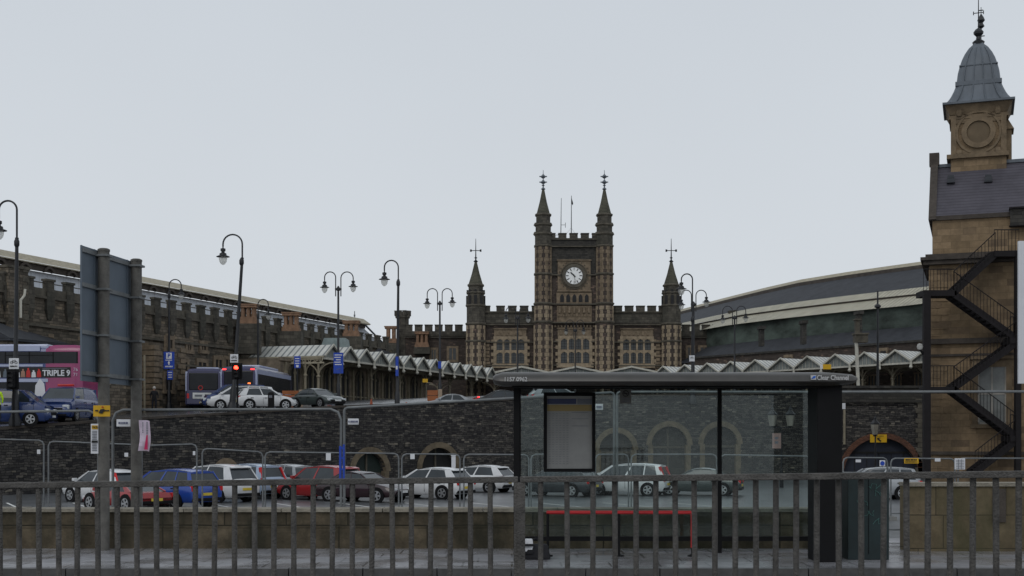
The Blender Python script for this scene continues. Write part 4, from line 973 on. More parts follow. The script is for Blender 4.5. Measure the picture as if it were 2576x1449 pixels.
# ------------------------------------------------------------------ street lamps
def lantern(t, x, y, z, s):
    """z = brim height, s = brim radius"""
    mb = MB(); mb.lathe((x, y, z), [(s, -.02*s), (s*1.0, .04*s), (s*.55, .22*s), (s*.5, .5*s), (s*.25, .62*s), (s*.25, .8*s), (s*.38, .86*s), (s*.38, 1.2*s), (s*.12, 1.3*s), (s*.06, 1.6*s)], 14)
    o = mb.build('lantern', M['lamp'], t, smooth=45)
    MB().lathe((x, y, z), [(s*.6, -.03*s), (s*.62, -.3*s), (s*.52, -.75*s), (s*.3, -1.08*s), (s*.08, -1.2*s)], 14).build('glass_bowl', M['opal'], o, smooth=60)
def arc(x0, x1, y, ztop, zl_, zr_):
    r = abs(x1-x0)/2; c = (x0+x1)/2; s = 1 if x1 > x0 else -1; n = 12
    pts = [(x0, y, zl_)]+[(c-s*r*math.cos(PI*k/n), y, ztop-r+r*math.sin(PI*k/n)) for k in range(n+1)]+[(x1, y, zr_)]
    return pts
def lamp_single(u, ub, vj, vt, ul, vl, Y, bs, label, k=1.):
    x = X(u, Y); xb = X(ub, Y); zb = zr(xb, Y) if bs is None else bs
    t = thing('street_lamp', label, 'street lamp', (xb, Y, zb), group='swan-neck street lamps on the station approach')
    h = Z(vj, Y)-zb; L = lambda f: xb+(x-xb)*f
    mb = MB(); mb.tube([(L(0), Y, zb), (L(.03), Y, zb+.5), (L(.16), Y, zb+h*.16), (L(.17), Y, zb+h*.17), (L(.6), Y, zb+h*.6), (L(.97), Y, zb+h*.97), (x, Y, zb+h)], [.24*k, .2*k, .17*k, .12*k, .1*k, .085*k, .095*k], 10)
    mb.lathe((xb, Y, zb), [(.32*k, 0), (.32*k, .25), (.2*k, .6)], 10); mb.lathe((L(.93), Y, zb+h*.95), [(.09, 0), (.14*k, .1), (.14*k, .3), (.08, .42)], 8)
    mb.build('pole', M['lamp'], t, smooth=50)
    xl = X(ul, Y); s = 16.5*(.83)/F*Y*(1 if k > .8 else .8)
    s = .40*k; zb_ = Z(vl, Y)
    MB().tube(arc(x, xl, Y, Z(vt, Y), zb+h, zb_+s*1.5), .05*k, 8).build('swan_neck', M['lamp'], t, smooth=50)
    lantern(t, xl, Y, zb_, s)
    return t
def lamp_double(u, vt, vc, ul, ur, vl, vr2, Y, bs, label, k=1., legs=18):
    x = X(u, Y); zb = zr(x, Y) if bs is None else bs
    t = thing('double_street_lamp', label, 'street lamp', (x, Y, zb), group='twin swan-neck street lamps')
    h = Z(vc, Y)-zb
    mb = MB(); mb.tube([(x, Y, zb), (x, Y, zb+.5), (x, Y, zb+h*.16), (x, Y, zb+h*.17), (x, Y, zb+h)], [.2*k, .17*k, .15*k, .1*k, .075*k], 10)
    dx = X(u+6.6*(ur-ul)/72, Y)-x
    mb.bar((x-dx-.05, Y, Z(vc, Y)), (x+dx+.05, Y, Z(vc, Y)), .1, .16); mb.lathe((x, Y, Z(vc, Y)), [(.13, -.12), (.16, .05), (.04, .25)], 8)
    mb.build('pole', M['lamp'], t, smooth=50)
    for uu, s_, vv in ((ul, -1, vl), (ur, 1, vr2)):
        xi = x+s_*dx; xl = X(uu, Y); s = .36*k
        MB().tube(arc(xi, xl, Y, Z(vt, Y), Z(vc+legs, Y), Z(vv, Y)+s*1.5), .042*k, 8).build('swan_neck', M['lamp'], t, smooth=50)
        lantern(t, xl, Y, Z(vv, Y), s)
    return t
L1 = lamp_single(42.5, 38, 598, 505, -3, 580, 64.8, None, 'tall lamp at the left edge with its lantern cut off by the frame')
L2 = lamp_single(609.5, 584, 648, 590, 561, 646, 76, None, 'tall leaning single lamp beside the red traffic light')
L3 = lamp_double(851, 684, 727.5, 816.6, 888.5, 723, 721, 98, None, 'twin-lantern lamp carrying a large blue banner sign', 1.)
L4 = lamp_single(1002, 999, 703, 655, 967, 703, 86, None, 'slim single lamp standing just left of the low castellated wing', .95)
L5 = lamp_double(1106.5, 726, 763.8, 1074.7, 1137.7, 764, 761, 110, None, 'twin-lantern lamp between the single lamp and the left spired turret', 1.)
L6 = lamp_double(1302, 772, 800, 1272.8, 1328.8, 802, 801, 124, None, 'twin-lantern lamp seen against the left mullioned window', .95)
L7 = lamp_double(1447, 805, 832, 1424, 1468, 833, 833, 137, None, 'distant twin-lantern lamp in front of the clock tower window', .85)
L8 = lamp_single(1742, 1742, 800, 689, 1714, 727, 92, None, 'tall single lamp with a white cycle plate right of the clock tower', .95)
L9 = lamp_double(1745, 730, 766, 1714, 1777, 767, 760, 105, None, 'twin-lantern lamp directly behind the tall single lamp', .95)
L10 = lamp_double(1848, 770, 800, 1818, 1876, 804, 800, 118, None, 'twin-lantern lamp in front of the right low wing', .9)
L12 = lamp_single(425.5, 425, 735, 703, 456, 741, 93, None, 'dark single lamp carrying the blue parking sign', .8)
L13 = lamp_single(649, 649, 790, 753, 675, 792, 102, None, 'dark single lamp rising behind the parked buses', .8)
Yp = 98; t = thing('slender_post', 'plain slender black post rising in front of the curved shed roof', 'post', (X(2208, Yp), Yp, 5.1))
MB().tube([(X(2208, Yp), Yp, 5.05), (X(2208, Yp), Yp, Z(732, Yp))], [.11, .06], 8).build('pole', M['lamp'], t)
mb = MB(); mb.lathe((X(2208, Yp), Yp, Z(776, Yp)), [(.1, 0), (.25, .1), (.25, .22), (.08, .35)], 8); mb.build('collar', M['lamp'], t)
Yp = 96.6; t = thing('white_post', 'pale cream post rising above the right end of the shelter roof', 'post', (X(2158, Yp), Yp, 5.1))
MB().tube([(X(2160, Yp), Yp, 5.05), (X(2154, Yp), Yp, Z(858, Yp))], .13, 8).build('pole', M['canopywhite'], t)
mb = MB(); mb.box(X(2150, Yp), X(2182, Yp), Yp-.2, Yp+.5, Z(862, Yp), Z(842, Yp)); mb.box(X(2148, Yp), X(2184, Yp), Yp-.3, Yp+.6, Z(842, Yp), Z(838, Yp)); mb.box(X(2152, Yp), X(2162, Yp), Yp-.1, Yp+.3, Z(838, Yp), Z(806, Yp)); mb.box(X(2149, Yp), X(2165, Yp), Yp-.2, Yp+.4, Z(806, Yp), Z(802, Yp)); mb.build('capital', M['dressdark'], t)
# victorian lanterns in the car park
def vlamp(us, vt, up, Y, label, zb=-1.15):
    t = thing('lantern_post', label, 'lamp post', (X(up, Y), Y, zb))
    x = X(up, Y); zt = Z(vt, Y)
    mb = MB(); mb.tube([(x, Y, zb), (x, Y, zb+1), (x, Y, zb+1.1), (x, Y, zt-.2)], [.12, .1, .06, .045], 8)
    if len(us) > 1: mb.bar((X(us[0], Y), Y, zt-.15), (X(us[1], Y), Y, zt-.15), .05, .06)
    mb.build('pole', M['lamp'], t)
    for u in us:
        xx = X(u, Y); s = .3
        q = MB(); q.lathe((xx, Y, zt+.55), [(s, 0), (s*1.05, .04), (s*.4, .25), (s*.3, .3), (s*.3, .38), (s*.1, .45), (.02, .58)], 6); q.lathe((xx, Y, zt-.2), [(.05, 0), (s*.55, .12)], 6); o = q.build('lantern', M['lamp'], t)
        MB().lathe((xx, Y, zt-.08), [(s*.55, 0), (s*.92, .62)], 6).build('glass_pane', mat('dull_lantern_glass', (.24, .23, .2), .3), o)
vlamp((1943, 1988), 1068, 1966, 74, 'old-style lamp post with two hexagonal lanterns seen behind the shelter')
vlamp((2201.5,), 1090, 2202, 78, 'old-style single hexagonal lantern post in front of the navy arch doors')
# ------------------------------------------------------------------ signs on the approach
def plate(name, label, cat, u0, u1, v0, v1, Y, m, fr=None, grp=None, dd=.03):
    t = thing(name, label, cat, (X((u0+u1)/2, Y), Y, Z(v1, Y)), group=grp)
    MB().box(X(u0, Y), X(u1, Y), Y, Y+dd, Z(v1, Y), Z(v0, Y)).build('plate', m, t, bevel=.004)
    if fr:
        q = MB(); b = .025
        for a in ((X(u0, Y)-b, X(u0, Y), Z(v1, Y)-b, Z(v0, Y)+b), (X(u1, Y), X(u1, Y)+b, Z(v1, Y)-b, Z(v0, Y)+b), (X(u0, Y), X(u1, Y), Z(v1, Y)-b, Z(v1, Y)), (X(u0, Y), X(u1, Y), Z(v0, Y), Z(v0, Y)+b)):
            q.box(a[0], a[1], Y-.01, Y+dd, a[2], a[3])
        q.build('frame', fr, t)
    return t
def TM(u, v, Y): return Matrix.Translation(W(u, v, Y-.012))
def marks(t, u, v, Y, w, h, n, m):
    c = W(u, v, Y-.012); q = MB(); x = -w/2; random.seed(int(u*7+v)); 
    while x < w/2-.01:
        d = w/n*random.uniform(.5, .9); q.box(c.x+x, c.x+min(x+d, w/2), c.y-.004, c.y, c.z-h/2, c.z+h/2); x += w/n
    q.build('print_line', m, t)
def bike(t, u, v, Y, s):
    c = W(u, v, Y-.01); q = MB()
    for sx in (-1, 1): q.arch(c.x+sx*s*.55, c.z-.1*s, s*.26, s*.36, c.y-.005, c.y+.005, 0, 2*PI, 14)
    for a, b in (((-.55, -.1), (-.2, .4)), ((-.2, .4), (.4, .4)), ((.4, .4), (.0, -.1)), ((0, -.1), (-.3, .4)), ((-.55, -.1), (0, -.1)), ((.55, -.1), (.35, .6)), ((.35, .6), (.2, .62)), ((-.4, .55), (-.15, .55)), ((-.28, .38), (-.28, .55))):
        q.bar((c.x+a[0]*s, c.y, c.z+a[1]*s), (c.x+b[0]*s, c.y, c.z+b[1]*s), .008, .07*s)
    q.build('cycle_symbol', M['ink'], t)
t = plate('cycle_lane_sign', 'white cycle sign with rounded plate on the leftmost lamp', 'sign', 22.5, 47, 901, 928, 64.6, M['white']); bike(t, 34.7, 911, 64.6, .2); marks(t, 34.7, 921.5, 64.6, .4, .08, 6, M['ink'])
t = plate('cycle_lane_sign', 'white cycle sign above the red traffic light', 'sign', 579, 599, 891, 912, 75.8, M['white']); bike(t, 589, 899, 75.8, .19); marks(t, 589, 907, 75.8, .38, .07, 6, M['ink'])
t = plate('cycle_lane_sign', 'white plate on the tall lamp right of the clock tower', 'sign', 1734, 1747.5, 894, 909, 91.8, M['white']); bike(t, 1740.7, 900, 91.8, .13)
t = plate('parking_sign', 'blue parking sign with white P on the dark single lamp', 'sign', 411.5, 438.5, 885, 928, 92.8, M['blue'])
c = W(425, 895, 92.78); MB().box(c.x-.2, c.x+.2, c.y-.01, c.y, c.z-.22, c.z+.22).build('panel', M['white'], t); text('P', .42, TM(425, 895, 92.76), M['blue'], t, bold=.01)
marks(t, 425, 906, 92.8, .5, .08, 7, M['white']); c = W(425, 914, 92.78); MB().prism([(c.x-.1, c.z), (c.x, c.z+.2), (c.x+.1, c.z), (c.x+.04, c.z), (c.x+.04, c.z-.12), (c.x-.04, c.z-.12), (c.x-.04, c.z)], c.y-.01, c.y).build('arrow', M['white'], t); marks(t, 425, 922, 92.8, .55, .1, 7, M['white'])
t = plate('direction_sign', 'small blue direction sign below the parking sign', 'sign', 420.5, 435, 932, 955, 92.8, M['blue'])
for k in range(3): c = W(428, 937+k*6, 92.79); MB().box(c.x-.14, c.x+.14, c.y-.008, c.y, c.z-.03, c.z+.03).build('print_line', M['white'], t)
t = plate('banner_sign', 'large blue banner sign with white print on the twin-lantern lamp', 'sign', 839, 863.5, 887, 939.5, 97.7, M['blue'])
for k, wd in enumerate((.28, .3, .18, .3, .26)): c = W(851, 893+k*6, 97.69); MB().box(c.x-wd, c.x+wd*(.6 if k % 2 else 1), c.y-.008, c.y, c.z-.035, c.z+.035).build('print_line', M['white'], t)
c = W(846, 930, 97.69); q = MB(); q.bar(c, c+Vector((.3, 0, .1)), .01, .04); q.bar(c+Vector((.3, 0, .1)), c+Vector((.33, 0, -.2)), .01, .04); q.build('map_line', M['signback'], t)
t = plate('direction_sign', 'blue shield-shaped sign under the near end of the canopy', 'sign', 740, 756, 896, 926, 96, M['blue']); 
for k in range(3): c = W(748, 902+k*6, 95.99); MB().box(c.x-.17, c.x+.15, c.y-.008, c.y, c.z-.03, c.z+.03).build('print_line', M['white'], t)
c = W(748, 921, 95.99); MB().box(c.x-.09, c.x+.09, c.y-.008, c.y, c.z-.09, c.z+.09).build('print_square', M['white'], t)
MB().tube([W(748, 926, 96.1), W(748, 1016, 96.1)], .05, 6).build('post', M['lamp'], t)
t = plate('banner_sign', 'narrow blue banner turned edge-on on the slim single lamp', 'sign', 995, 1002, 897, 946, 85.7, M['blue'], dd=.2); c = W(998, 925, 85.69); MB().box(c.x-.06, c.x+.06, c.y-.008, c.y, c.z-.12, c.z+.12).build('print_square', M['white'], t)
t = plate('banner_sign', 'tiny blue banner low on the second twin-lantern lamp', 'sign', 1102, 1110, 909, 927, 109.7, M['blue'])
t = plate('canopy_notice', 'small yellow and white notice hung under the middle of the left canopy', 'notice', 1063, 1076, 880+93-20, 962, 112, M['yellow'])
t2 = plate('canopy_notice', 'yellow and white notice hung under the right canopy', 'notice', 2070, 2091, 916.5, 929, 112, M['yellow']); MB().box(X(2063, 112), X(2070, 112), 112, 112.03, Z(928, 112), Z(917, 112)).build('white_part', M['white'], t2)
# traffic lights
def tlight(u, vt, vb, Y, label, lit, arm):
    t = thing('traffic_light', label, 'traffic light', (X(u, Y), Y, zr(X(u, Y), Y)))
    x = X(u, Y); z1 = Z(vt, Y); z0 = Z(vb, Y); w = .17
    MB().box(x-w, x+w, Y, Y+.25, z0, z1).build('signal_head', M['black'], t, bevel=.02)
    bk = MB(); bk.box(x-w-.14, x+w+.14, Y+.25, Y+.27, z0-.1, z1+.1); bk.build('backing_board', M['black'], t)
    MB().tube([(x, Y+.35, zr(x, Y)), (x, Y+.35, z1-.1)], .06, 8).build('pole', M['black'], t)
    n = 3
    for k in range(n):
        zc = z1-.18-k*(z1-z0-.1)/n; m = M['reded'] if (k == 0 and lit) else M['windark']
        q = MB(); q.disc((x, Y-.01, zc), .12, .03, 16); o = q.build('lens', m, t)
        MB().arch(x, zc, .125, .145, Y-.16, Y, .1*PI, .9*PI, 8).build('hood', M['black'], o)
    return t
tlight(594, 917, 950, 74.5, 'traffic light on the approach showing a lit red lamp', True, 0)
tlight(27, 934, 975, 63.9, 'unlit traffic light head seen beside the leftmost lamp', False, 0)
# ------------------------------------------------------------------ vehicles
def smoothcar(mb, name, m, p, a=38): return mb.build(name, m, p, smooth=a)
def make_car(name, label, cat, paintm, L=4.3, Wd=1.78, H=1.48, kind='hatch', light='mid', front='none', rim=True, group=None, belt=.93):
    t = thing(name, label, cat, (0, 0, 0), group=group, local=True)
    hw = Wd/2; r = .305 if H < 1.75 else .33; wb = L*.30
    K = {'hatch': dict(b0=-.47, r0=-.37, r1=.06, b1=.24, tail=.95), 'estate': dict(b0=-.48, r0=-.42, r1=.06, b1=.23, tail=.98), 'mpv': dict(b0=-.48, r0=-.42, r1=.14, b1=.33, tail=1.), 'van': dict(b0=-.49, r0=-.47, r1=.20, b1=.36, tail=1.),
         'saloon': dict(b0=-.36, r0=-.2, r1=.06, b1=.22, tail=.9), 'suv': dict(b0=-.47, r0=-.39, r1=.08, b1=.24, tail=1.)}[kind]
    zb = belt*(H/1.48)**.75; zh = zb*.86
    xb0, xr0, xr1, xb1 = K['b0']*L, K['r0']*L, K['r1']*L, K['b1']*L
    st = [(-L/2, .42, zb*.72, .86), (-L/2+.06, .30, zb*.93, .95), (xb0+.02 if kind != 'saloon' else -L/2+.25, .24, zb*K['tail'], .985), (-wb, .22, zb, 1.), (0, .2, zb, 1.), (xb1, .22, zb*.98, 1.), ((xb1+L/2)/2+.1, .22, zh*.97, .98), (L/2-.28, .24, zh*.86, .93), (L/2-.06, .3, zh*.74, .84), (L/2, .38, zh*.6, .74)]
    vs = []; fs = []
    for (x, z0, z1, k) in st:
        w = hw*k; zm = z0+(z1-z0)*.5
        ring = [(-w*.88, z0), (-w*.97, z0+.1), (-w, zm), (-w*.985, z1-.12), (-w*.90, z1-.01), (-w*.5, z1+.015), (w*.5, z1+.015), (w*.90, z1-.01), (w*.985, z1-.12), (w, zm), (w*.97, z0+.1), (w*.88, z0)]
        vs += [(x, y, z) for y, z in ring]
    n = 12
    for j in range(len(st)-1):
        for i in range(n): k = (i+1) % n; fs.append((j*n+i, j*n+k, (j+1)*n+k, (j+1)*n+i))
    fs.append(tuple(range(n))); fs.append(tuple(range(len(vs)-n, len(vs))))
    body = MB().add(vs, fs).build('body', paintm, t, smooth=38)
    # greenhouse
    wbt, wrf = hw*.90, hw*.70; zt = H-.05
    def side(s, tt, sgn, o=0): # s 0 rear..1 front, tt 0 belt..1 roof
        xb = xb0+(xb1-xb0)*s; xr = xr0+(xr1-xr0)*s; x = xb+(xr-xb)*tt
        w = wbt+(wrf-wbt)*tt**1.15; z = zb-.03+(zt-.085*(2*s-1)**2-zb+.03)*tt
        return Vector((x, sgn*(w+o), z))
    gv = []; gf = []; ns = 6; nt_ = 3
    for sgn in (-1, 1):
        for i in range(ns+1):
            for j in range(nt_+1): gv.append(side(i/ns, j/nt_, sgn))
    m_ = (ns+1)*(nt_+1); id_ = lambda g_, i, j: g_*m_+i*(nt_+1)+j
    for g_ in (0, 1):
        for i in range(ns):
            for j in range(nt_): gf.append((id_(g_, i, j), id_(g_, i+1, j), id_(g_, i+1, j+1), id_(g_, i, j+1)))
    for i in (0, ns):
        for j in range(nt_): gf.append((id_(0, i, j), id_(0, i, j+1), id_(1, i, j+1), id_(1, i, j)))
    for i in range(ns): gf.append((id_(0, i, nt_), id_(0, i+1, nt_), id_(1, i+1, nt_), id_(1, i, nt_)))
    MB().add(gv, gf).build('windows', M['cglass'], t)
    # roof skin + pillars
    rv = []; rf = []; ny = 6; nx = 8
    for i in range(nx+1):
        s = i/nx
        for j in range(ny+1):
            y = -1+2*j/ny; crown = .055*(1-y*y)+.015-.085*(2*s-1)**2
            x = xr0-.05+(xr1-xr0+.07)*s; rv.append((x, y*(wrf+.035)*(1-.04*(abs(2*s-1)**4)), zt-.035+crown))
    for i in range(nx+1):
        s = i/nx
        for j in range(ny+1):
            y = -1+2*j/ny; x = xr0-.05+(xr1-xr0+.07)*s; rv.append((x, y*(wrf+.03)*(1-.04*(abs(2*s-1)**4)), zt-.07-.085*(2*s-1)**2))
    o_ = (nx+1)*(ny+1); q = lambda i, j, b=0: b*o_+i*(ny+1)+j
    for i in range(nx):
        for j in range(ny): rf.append((q(i, j), q(i+1, j), q(i+1, j+1), q(i, j+1))); rf.append((q(i, j, 1), q(i, j+1, 1), q(i+1, j+1, 1), q(i+1, j, 1)))
    for i in range(nx): rf.append((q(i, 0), q(i, 0, 1), q(i+1, 0, 1), q(i+1, 0))); rf.append((q(i, ny), q(i+1, ny), q(i+1, ny, 1), q(i, ny, 1)))
    for j in range(ny): rf.append((q(0, j), q(0, j+1), q(0, j+1, 1), q(0, j, 1))); rf.append((q(nx, j), q(nx, j, 1), q(nx, j+1, 1), q(nx, j+1)))
    MB().add(rv, rf).build('roof', paintm, t, smooth=40)
    pm = MB()
    cpil = {'hatch': (0, .17), 'estate': (0, .06), 'mpv': (0, .09), 'van': (0, .56), 'saloon': (0, .16), 'suv': (0, .15)}[kind]
    strips = [(0, cpil[1]), (.955, 1.0), (.545, .575)]+([(.28, .30)] if kind in ('estate', 'mpv') else [])
    for (s0, s1) in strips:
        for sgn in (-1, 1):
            vs = [side(s0, 0, sgn, .012), side(s1, 0, sgn, .012), side(s1, .5, sgn, .014), side(s1, 1, sgn, .012), side(s0, 1, sgn, .012), side(s0, .5, sgn, .014)]
            vi = [p-Vector((0, sgn*.03, 0)) for p in vs]
            pm.add(vs+vi, [(0, 1, 2, 5), (5, 2, 3, 4), (6, 11, 8, 7), (11, 10, 9, 8)]+[(i, (i+1) % 6, (i+1) % 6+6, i+6) for i in range(6)])
    for e in (0, 1):     # rear / windscreen surround corner strips
        for sgn in (-1, 1): pm.tube([side(e, k/3, sgn, .0)*1.0 for k in range(4)], .035, 5)
    if kind == 'van': pm.bar(side(0, .5, -1), side(0, .5, 1), .05, zt-zb)
    pm.build('pillars', paintm, t)
    if kind in ('hatch', 'suv'): MB().prism([(xr0-.16, zt-.12), (xr0+.1, zt-.08), (xr0+.1, zt-.04), (xr0-.14, zt-.09)], -wrf, wrf).build('spoiler', paintm, t)
    # wheels
    for sx in (-1, 1):
        for sy in (-1, 1):
            w = MB(); c = (sx*wb, sy*(hw-.10), r); Mx = Matrix.Translation(c) @ Matrix.Rotation(PI/2*sy, 4, 'X')
            w.M = Mx; w.lathe((0, 0, 0), [(r*.6, -.1), (r*.95, -.1), (r, -.07), (r, .07), (r*.95, .105), (r*.7, .11)], 22)
            wo = w.build('wheel', M['tyre'], t, smooth=40)
            rm = MB(Mx)
            s_ = -1
            rm.lathe((0, 0, 0), [(r*.14, -.112), (r*.14, -.12), (.03, -.125)], 10)
            for k in range(5):
                a = 2*PI*k/5
                for da in (-.13, .13): rm.bar((r*.1*math.cos(a), r*.1*math.sin(a), -.115), (r*.66*math.cos(a+da), r*.66*math.sin(a+da), -.112), .05, .02)
            for k in range(20):
                a, b = 2*PI*k/20, 2*PI*(k+1)/20
                rm.bar((r*.66*math.cos(a), r*.66*math.sin(a), -.112), (r*.66*math.cos(b), r*.66*math.sin(b), -.112), .03, .02)
            rm.build('rim', M['alloy'], wo)
            ar = MB(); ar.M = Mx; ar.lathe((0, 0, 0), [(r+.07, -.06), (r+.07, -.107)], 22); ar.build('wheel_arch', M['black'], t)
    # lamps and plates
    for sy in (-1, 1):
        if light == 'high': pts = [side(0, .9, sy), side(0, .1, sy)]; q_ = MB(); q_.bar(pts[0]+Vector((-.03, 0, 0)), Vector((-L/2+.02, sy*hw*.86, zb*.72)), .14, .09); q_.build('tail_light', M['redlens'], t)
        else: MB().box(-L/2-.01, -L/2+.2, sy*hw*.94-.14*(sy > 0)-.0*(sy < 0), sy*hw*.94+.14*(sy < 0), zb*.70, zb*.92).build('tail_light', M['redlens'], t, bevel=.02)
        c = MB(); c.M = None; c.box(L/2-.34, L/2-.05, min(sy*hw*.5, sy*hw*.86), max(sy*hw*.5, sy*hw*.86), zh*.60, zh*.82); c.build('headlight', M['headlens'], t, bevel=.03)
        MB().box(xb1-.28, xb1-.12, min(sy*hw*.98, sy*(hw+.16)), max(sy*hw*.98, sy*(hw+.16)), zb, zb+.13).build('door_mirror', paintm, t, bevel=.02)
    MB().box(-L/2-.03, -L/2+.02, -.26, .26, zb*.52, zb*.52+.11).build('number_plate', M['yplate'], t)
    MB().box(L/2-.03, L/2+.03, -.26, .26, .42, .53).build('number_plate', M['wplate'], t)
    MB().box(L/2-.08, L/2+.015, -.5, .5, zh*.5, zh*.66).build('grille', M['black'], t)
    MB().box(-L/2-.02, -L/2+.2, -hw*.9, hw*.9, .28, .42).build('bumper', M['black'], t, bevel=.03); MB().box(L/2-.2, L/2+.01, -hw*.72, hw*.72, .26, .38).build('bumper', M['black'], t, bevel=.03)
    q_ = MB()
    for sy in (-1, 1):
        for s in (.2, .56, .97):
            p = side(s, 0, sy, .0); q_.box(p.x-.006, p.x+.006, min(sy*(hw-.05), sy*(hw+.003)), max(sy*(hw-.05), sy*(hw+.003)), .35, zb-.14)
        for s in (.3, .62): p = side(s, 0, sy); q_.box(p.x-.09, p.x+.09, min(sy*hw*.97, sy*(hw+.02)), max(sy*hw*.97, sy*(hw+.02)), zb-.2, zb-.165)
    q_.build('door_seam', M['black'], t)
    return t
PT = {'white': paint('white_paint', (.68, .69, .70)), 'red': paint('red_paint', (.32, .02, .022)), 'blue': paint('bright_blue_paint', (.018, .065, .34)), 'lblue': paint('pale_blue_paint', (.33, .42, .55)),
      'maroon': paint('dark_maroon_paint', (.028, .012, .016)), 'silver': paint('silver_paint', (.33, .35, .37)), 'dark': paint('dark_grey_paint', (.04, .045, .05)), 'taxi': paint('taxi_blue_paint', (.022, .045, .15)), 'greeny': paint('dark_green_grey_paint', (.045, .058, .056)), 'black': paint('black_paint', (.01, .011, .012))}
def put(t, u, v, Y, rot, zg=None):
    x = X(u, Y); t.location = (x, Y, zg if zg is not None else zr(x, Y)); t.rotation_euler[2] = R(rot); return t
CG = 'cars parked in the lower car park'
def pc(nm, lab, col_, u, Y, rot, **k):
    c = make_car(nm, lab, 'car', PT[col_], group=CG, **k); put(c, u, 0, Y, rot, -1.15); return c
pc('parked_car', 'white hatchback partly hidden behind the grey sign posts', 'white', 262, 57, 143, L=4.2, H=1.5, light='high')
pc('parked_car', 'bright red low car beside the blue estate car', 'red', 318, 50.5, 142, L=3.9, H=1.14, kind='saloon')
pc('parked_car', 'bright blue estate car with long dark side windows', 'blue', 420, 53, 148, L=4.7, H=1.6, kind='estate')
pc('parked_car', 'white sport utility car with black rear spoiler next to the blue estate', 'white', 532, 57.5, 147, L=4.4, H=1.7, kind='suv')
pc('parked_car', 'pale blue people carrier with tall red tail lights', 'lblue', 612, 61, 144, L=4.3, H=1.66, kind='mpv', light='high')
pc('parked_car', 'dark grey car showing only its silver-framed roof behind the fence', 'silver', 695, 63, 146, L=4.3, H=1.6, kind='estate')
pc('parked_car', 'red hatchback with large alloy wheels', 'red', 806, 59, 146, L=4.3, H=1.62, kind='suv')
pc('parked_car', 'dark maroon saloon between the red and the white hatchbacks', 'maroon', 915, 57.5, -28, L=4.3, H=1.38, kind='saloon')
pc('parked_car', 'white hatchback seen side-on in front of the open arch', 'white', 1078, 60.5, 152, L=4.2, Wd=1.75, H=1.5)
pc('parked_car', 'white car half hidden behind the side-on white hatchback', 'white', 1195, 68, 155, L=4.2, H=1.46)
pc('parked_car', 'white people carrier seen through the shelter glass', 'white', 1578, 64, 160, L=4.2, H=1.62, kind='mpv', light='high')
pc('parked_car', 'dark green-grey saloon seen through the right shelter glass', 'greeny', 1755, 64, 165, L=4.4, H=1.4, kind='saloon')
pc('parked_car', 'silver car with only its roof showing right of the shelter end panel', 'silver', 2190, 60, 172, L=4.4, H=1.52, kind='estate')
pc('parked_car', 'dark grey car beneath the shelter timetable', 'dark', 1400, 63, 150, L=4.3, H=1.45)
# vehicles on the approach
t = make_car('taxi', 'dark blue taxi van facing the camera with a roof sign', 'taxi', PT['taxi'], 4.7, 1.9, 1.92, 'van', belt=1.0); put(t, 172, 0, 69.3, -90)
MB().box(.25, .5, -.42, .42, 1.90, 2.02).build('taxi_sign', M['redlens'], t, bevel=.03)
t = make_car('taxi', 'dark blue taxi van at the left edge seen from the side', 'taxi', PT['taxi'], 4.6, 1.9, 1.92, 'van', belt=1.0); put(t, 20, 0, 65.9, 5)
t = make_car('approach_car', 'white people carrier on the approach road beside the red light', 'car', PT['white'], 4.4, 1.8, 1.6, 'mpv', group='cars on the approach road'); put(t, 608, 0, 82.5, 192)
t = make_car('approach_car', 'small white car in front of the white people carrier', 'car', PT['white'], 3.7, 1.65, 1.42, 'hatch', group='cars on the approach road'); put(t, 668, 0, 80.2, 20)
t = make_car('approach_car', 'dark grey-green saloon behind the wall coping near the cones', 'car', PT['greeny'], 4.1, 1.7, 1.34, 'saloon', group='cars on the approach road'); put(t, 800, 0, 85.2, -42)
t = make_car('approach_car', 'blue car roof showing between the buses and the white people carrier', 'car', PT['taxi'], 4.4, 1.8, 1.75, 'mpv', group='cars on the approach road'); put(t, 590, 0, 86.2, 200)
t = make_car('approach_car', 'low silver car with a lit red brake lamp behind the coping', 'car', PT['silver'], 4.2, 1.7, 1.3, 'saloon', group='cars on the approach road'); put(t, 1128, 0, 91.2, 190)
MB().box(-2.13, -2.05, .3, .75, .93, 1.08).build('brake_light', M['brake'], t)
t = make_car('approach_car', 'black saloon tucked beneath the left end of the shelter roof', 'car', PT['black'], 4.7, 1.85, 1.4, 'saloon', group='cars on the approach road'); put(t, 1275, 0, 91.8, 8)
t = make_car('approach_car', 'pale grey car seen through the top of the shelter glass', 'car', PT['silver'], 4.4, 1.8, 1.42, 'hatch', group='cars on the approach road'); put(t, 1405, 0, 94.5, 12)
# single deck buses
def bus_body(t, L, Wd, H, m, z0=.32, slant=.12, name='body'):
    hw = Wd/2; vs = []; fs = []
    st = [(-L/2, .93, H-.18, z0+.1), (-L/2+.1, .985, H-.05, z0), (-L/2+.5, 1, H, z0), (L/2-.8, 1, H, z0), (L/2-.2, .98, H-.08, z0), (L/2, .9, H-.45, z0+.1)]
    for x, k, zt, zb in st:
        w = hw*k
        ring = [(-w, zb), (-w, zt-.45), (-w*.97, zt-.2), (-w*.85, zt-.04), (-w*.5, zt), (w*.5, zt), (w*.85, zt-.04), (w*.97, zt-.2), (w, zt-.45), (w, zb)]
        vs += [(x, y, z) for y, z in ring]
    n = 10
    for j in range(len(st)-1):
        for i in range(n): k = (i+1) % n; fs.append((j*n+i, j*n+k, (j+1)*n+k, (j+1)*n+i))
    fs.append(tuple(range(n))); fs.append(tuple(range(len(vs)-n, len(vs))))
    return MB().add(vs, fs).build(name, m, t, smooth=35)
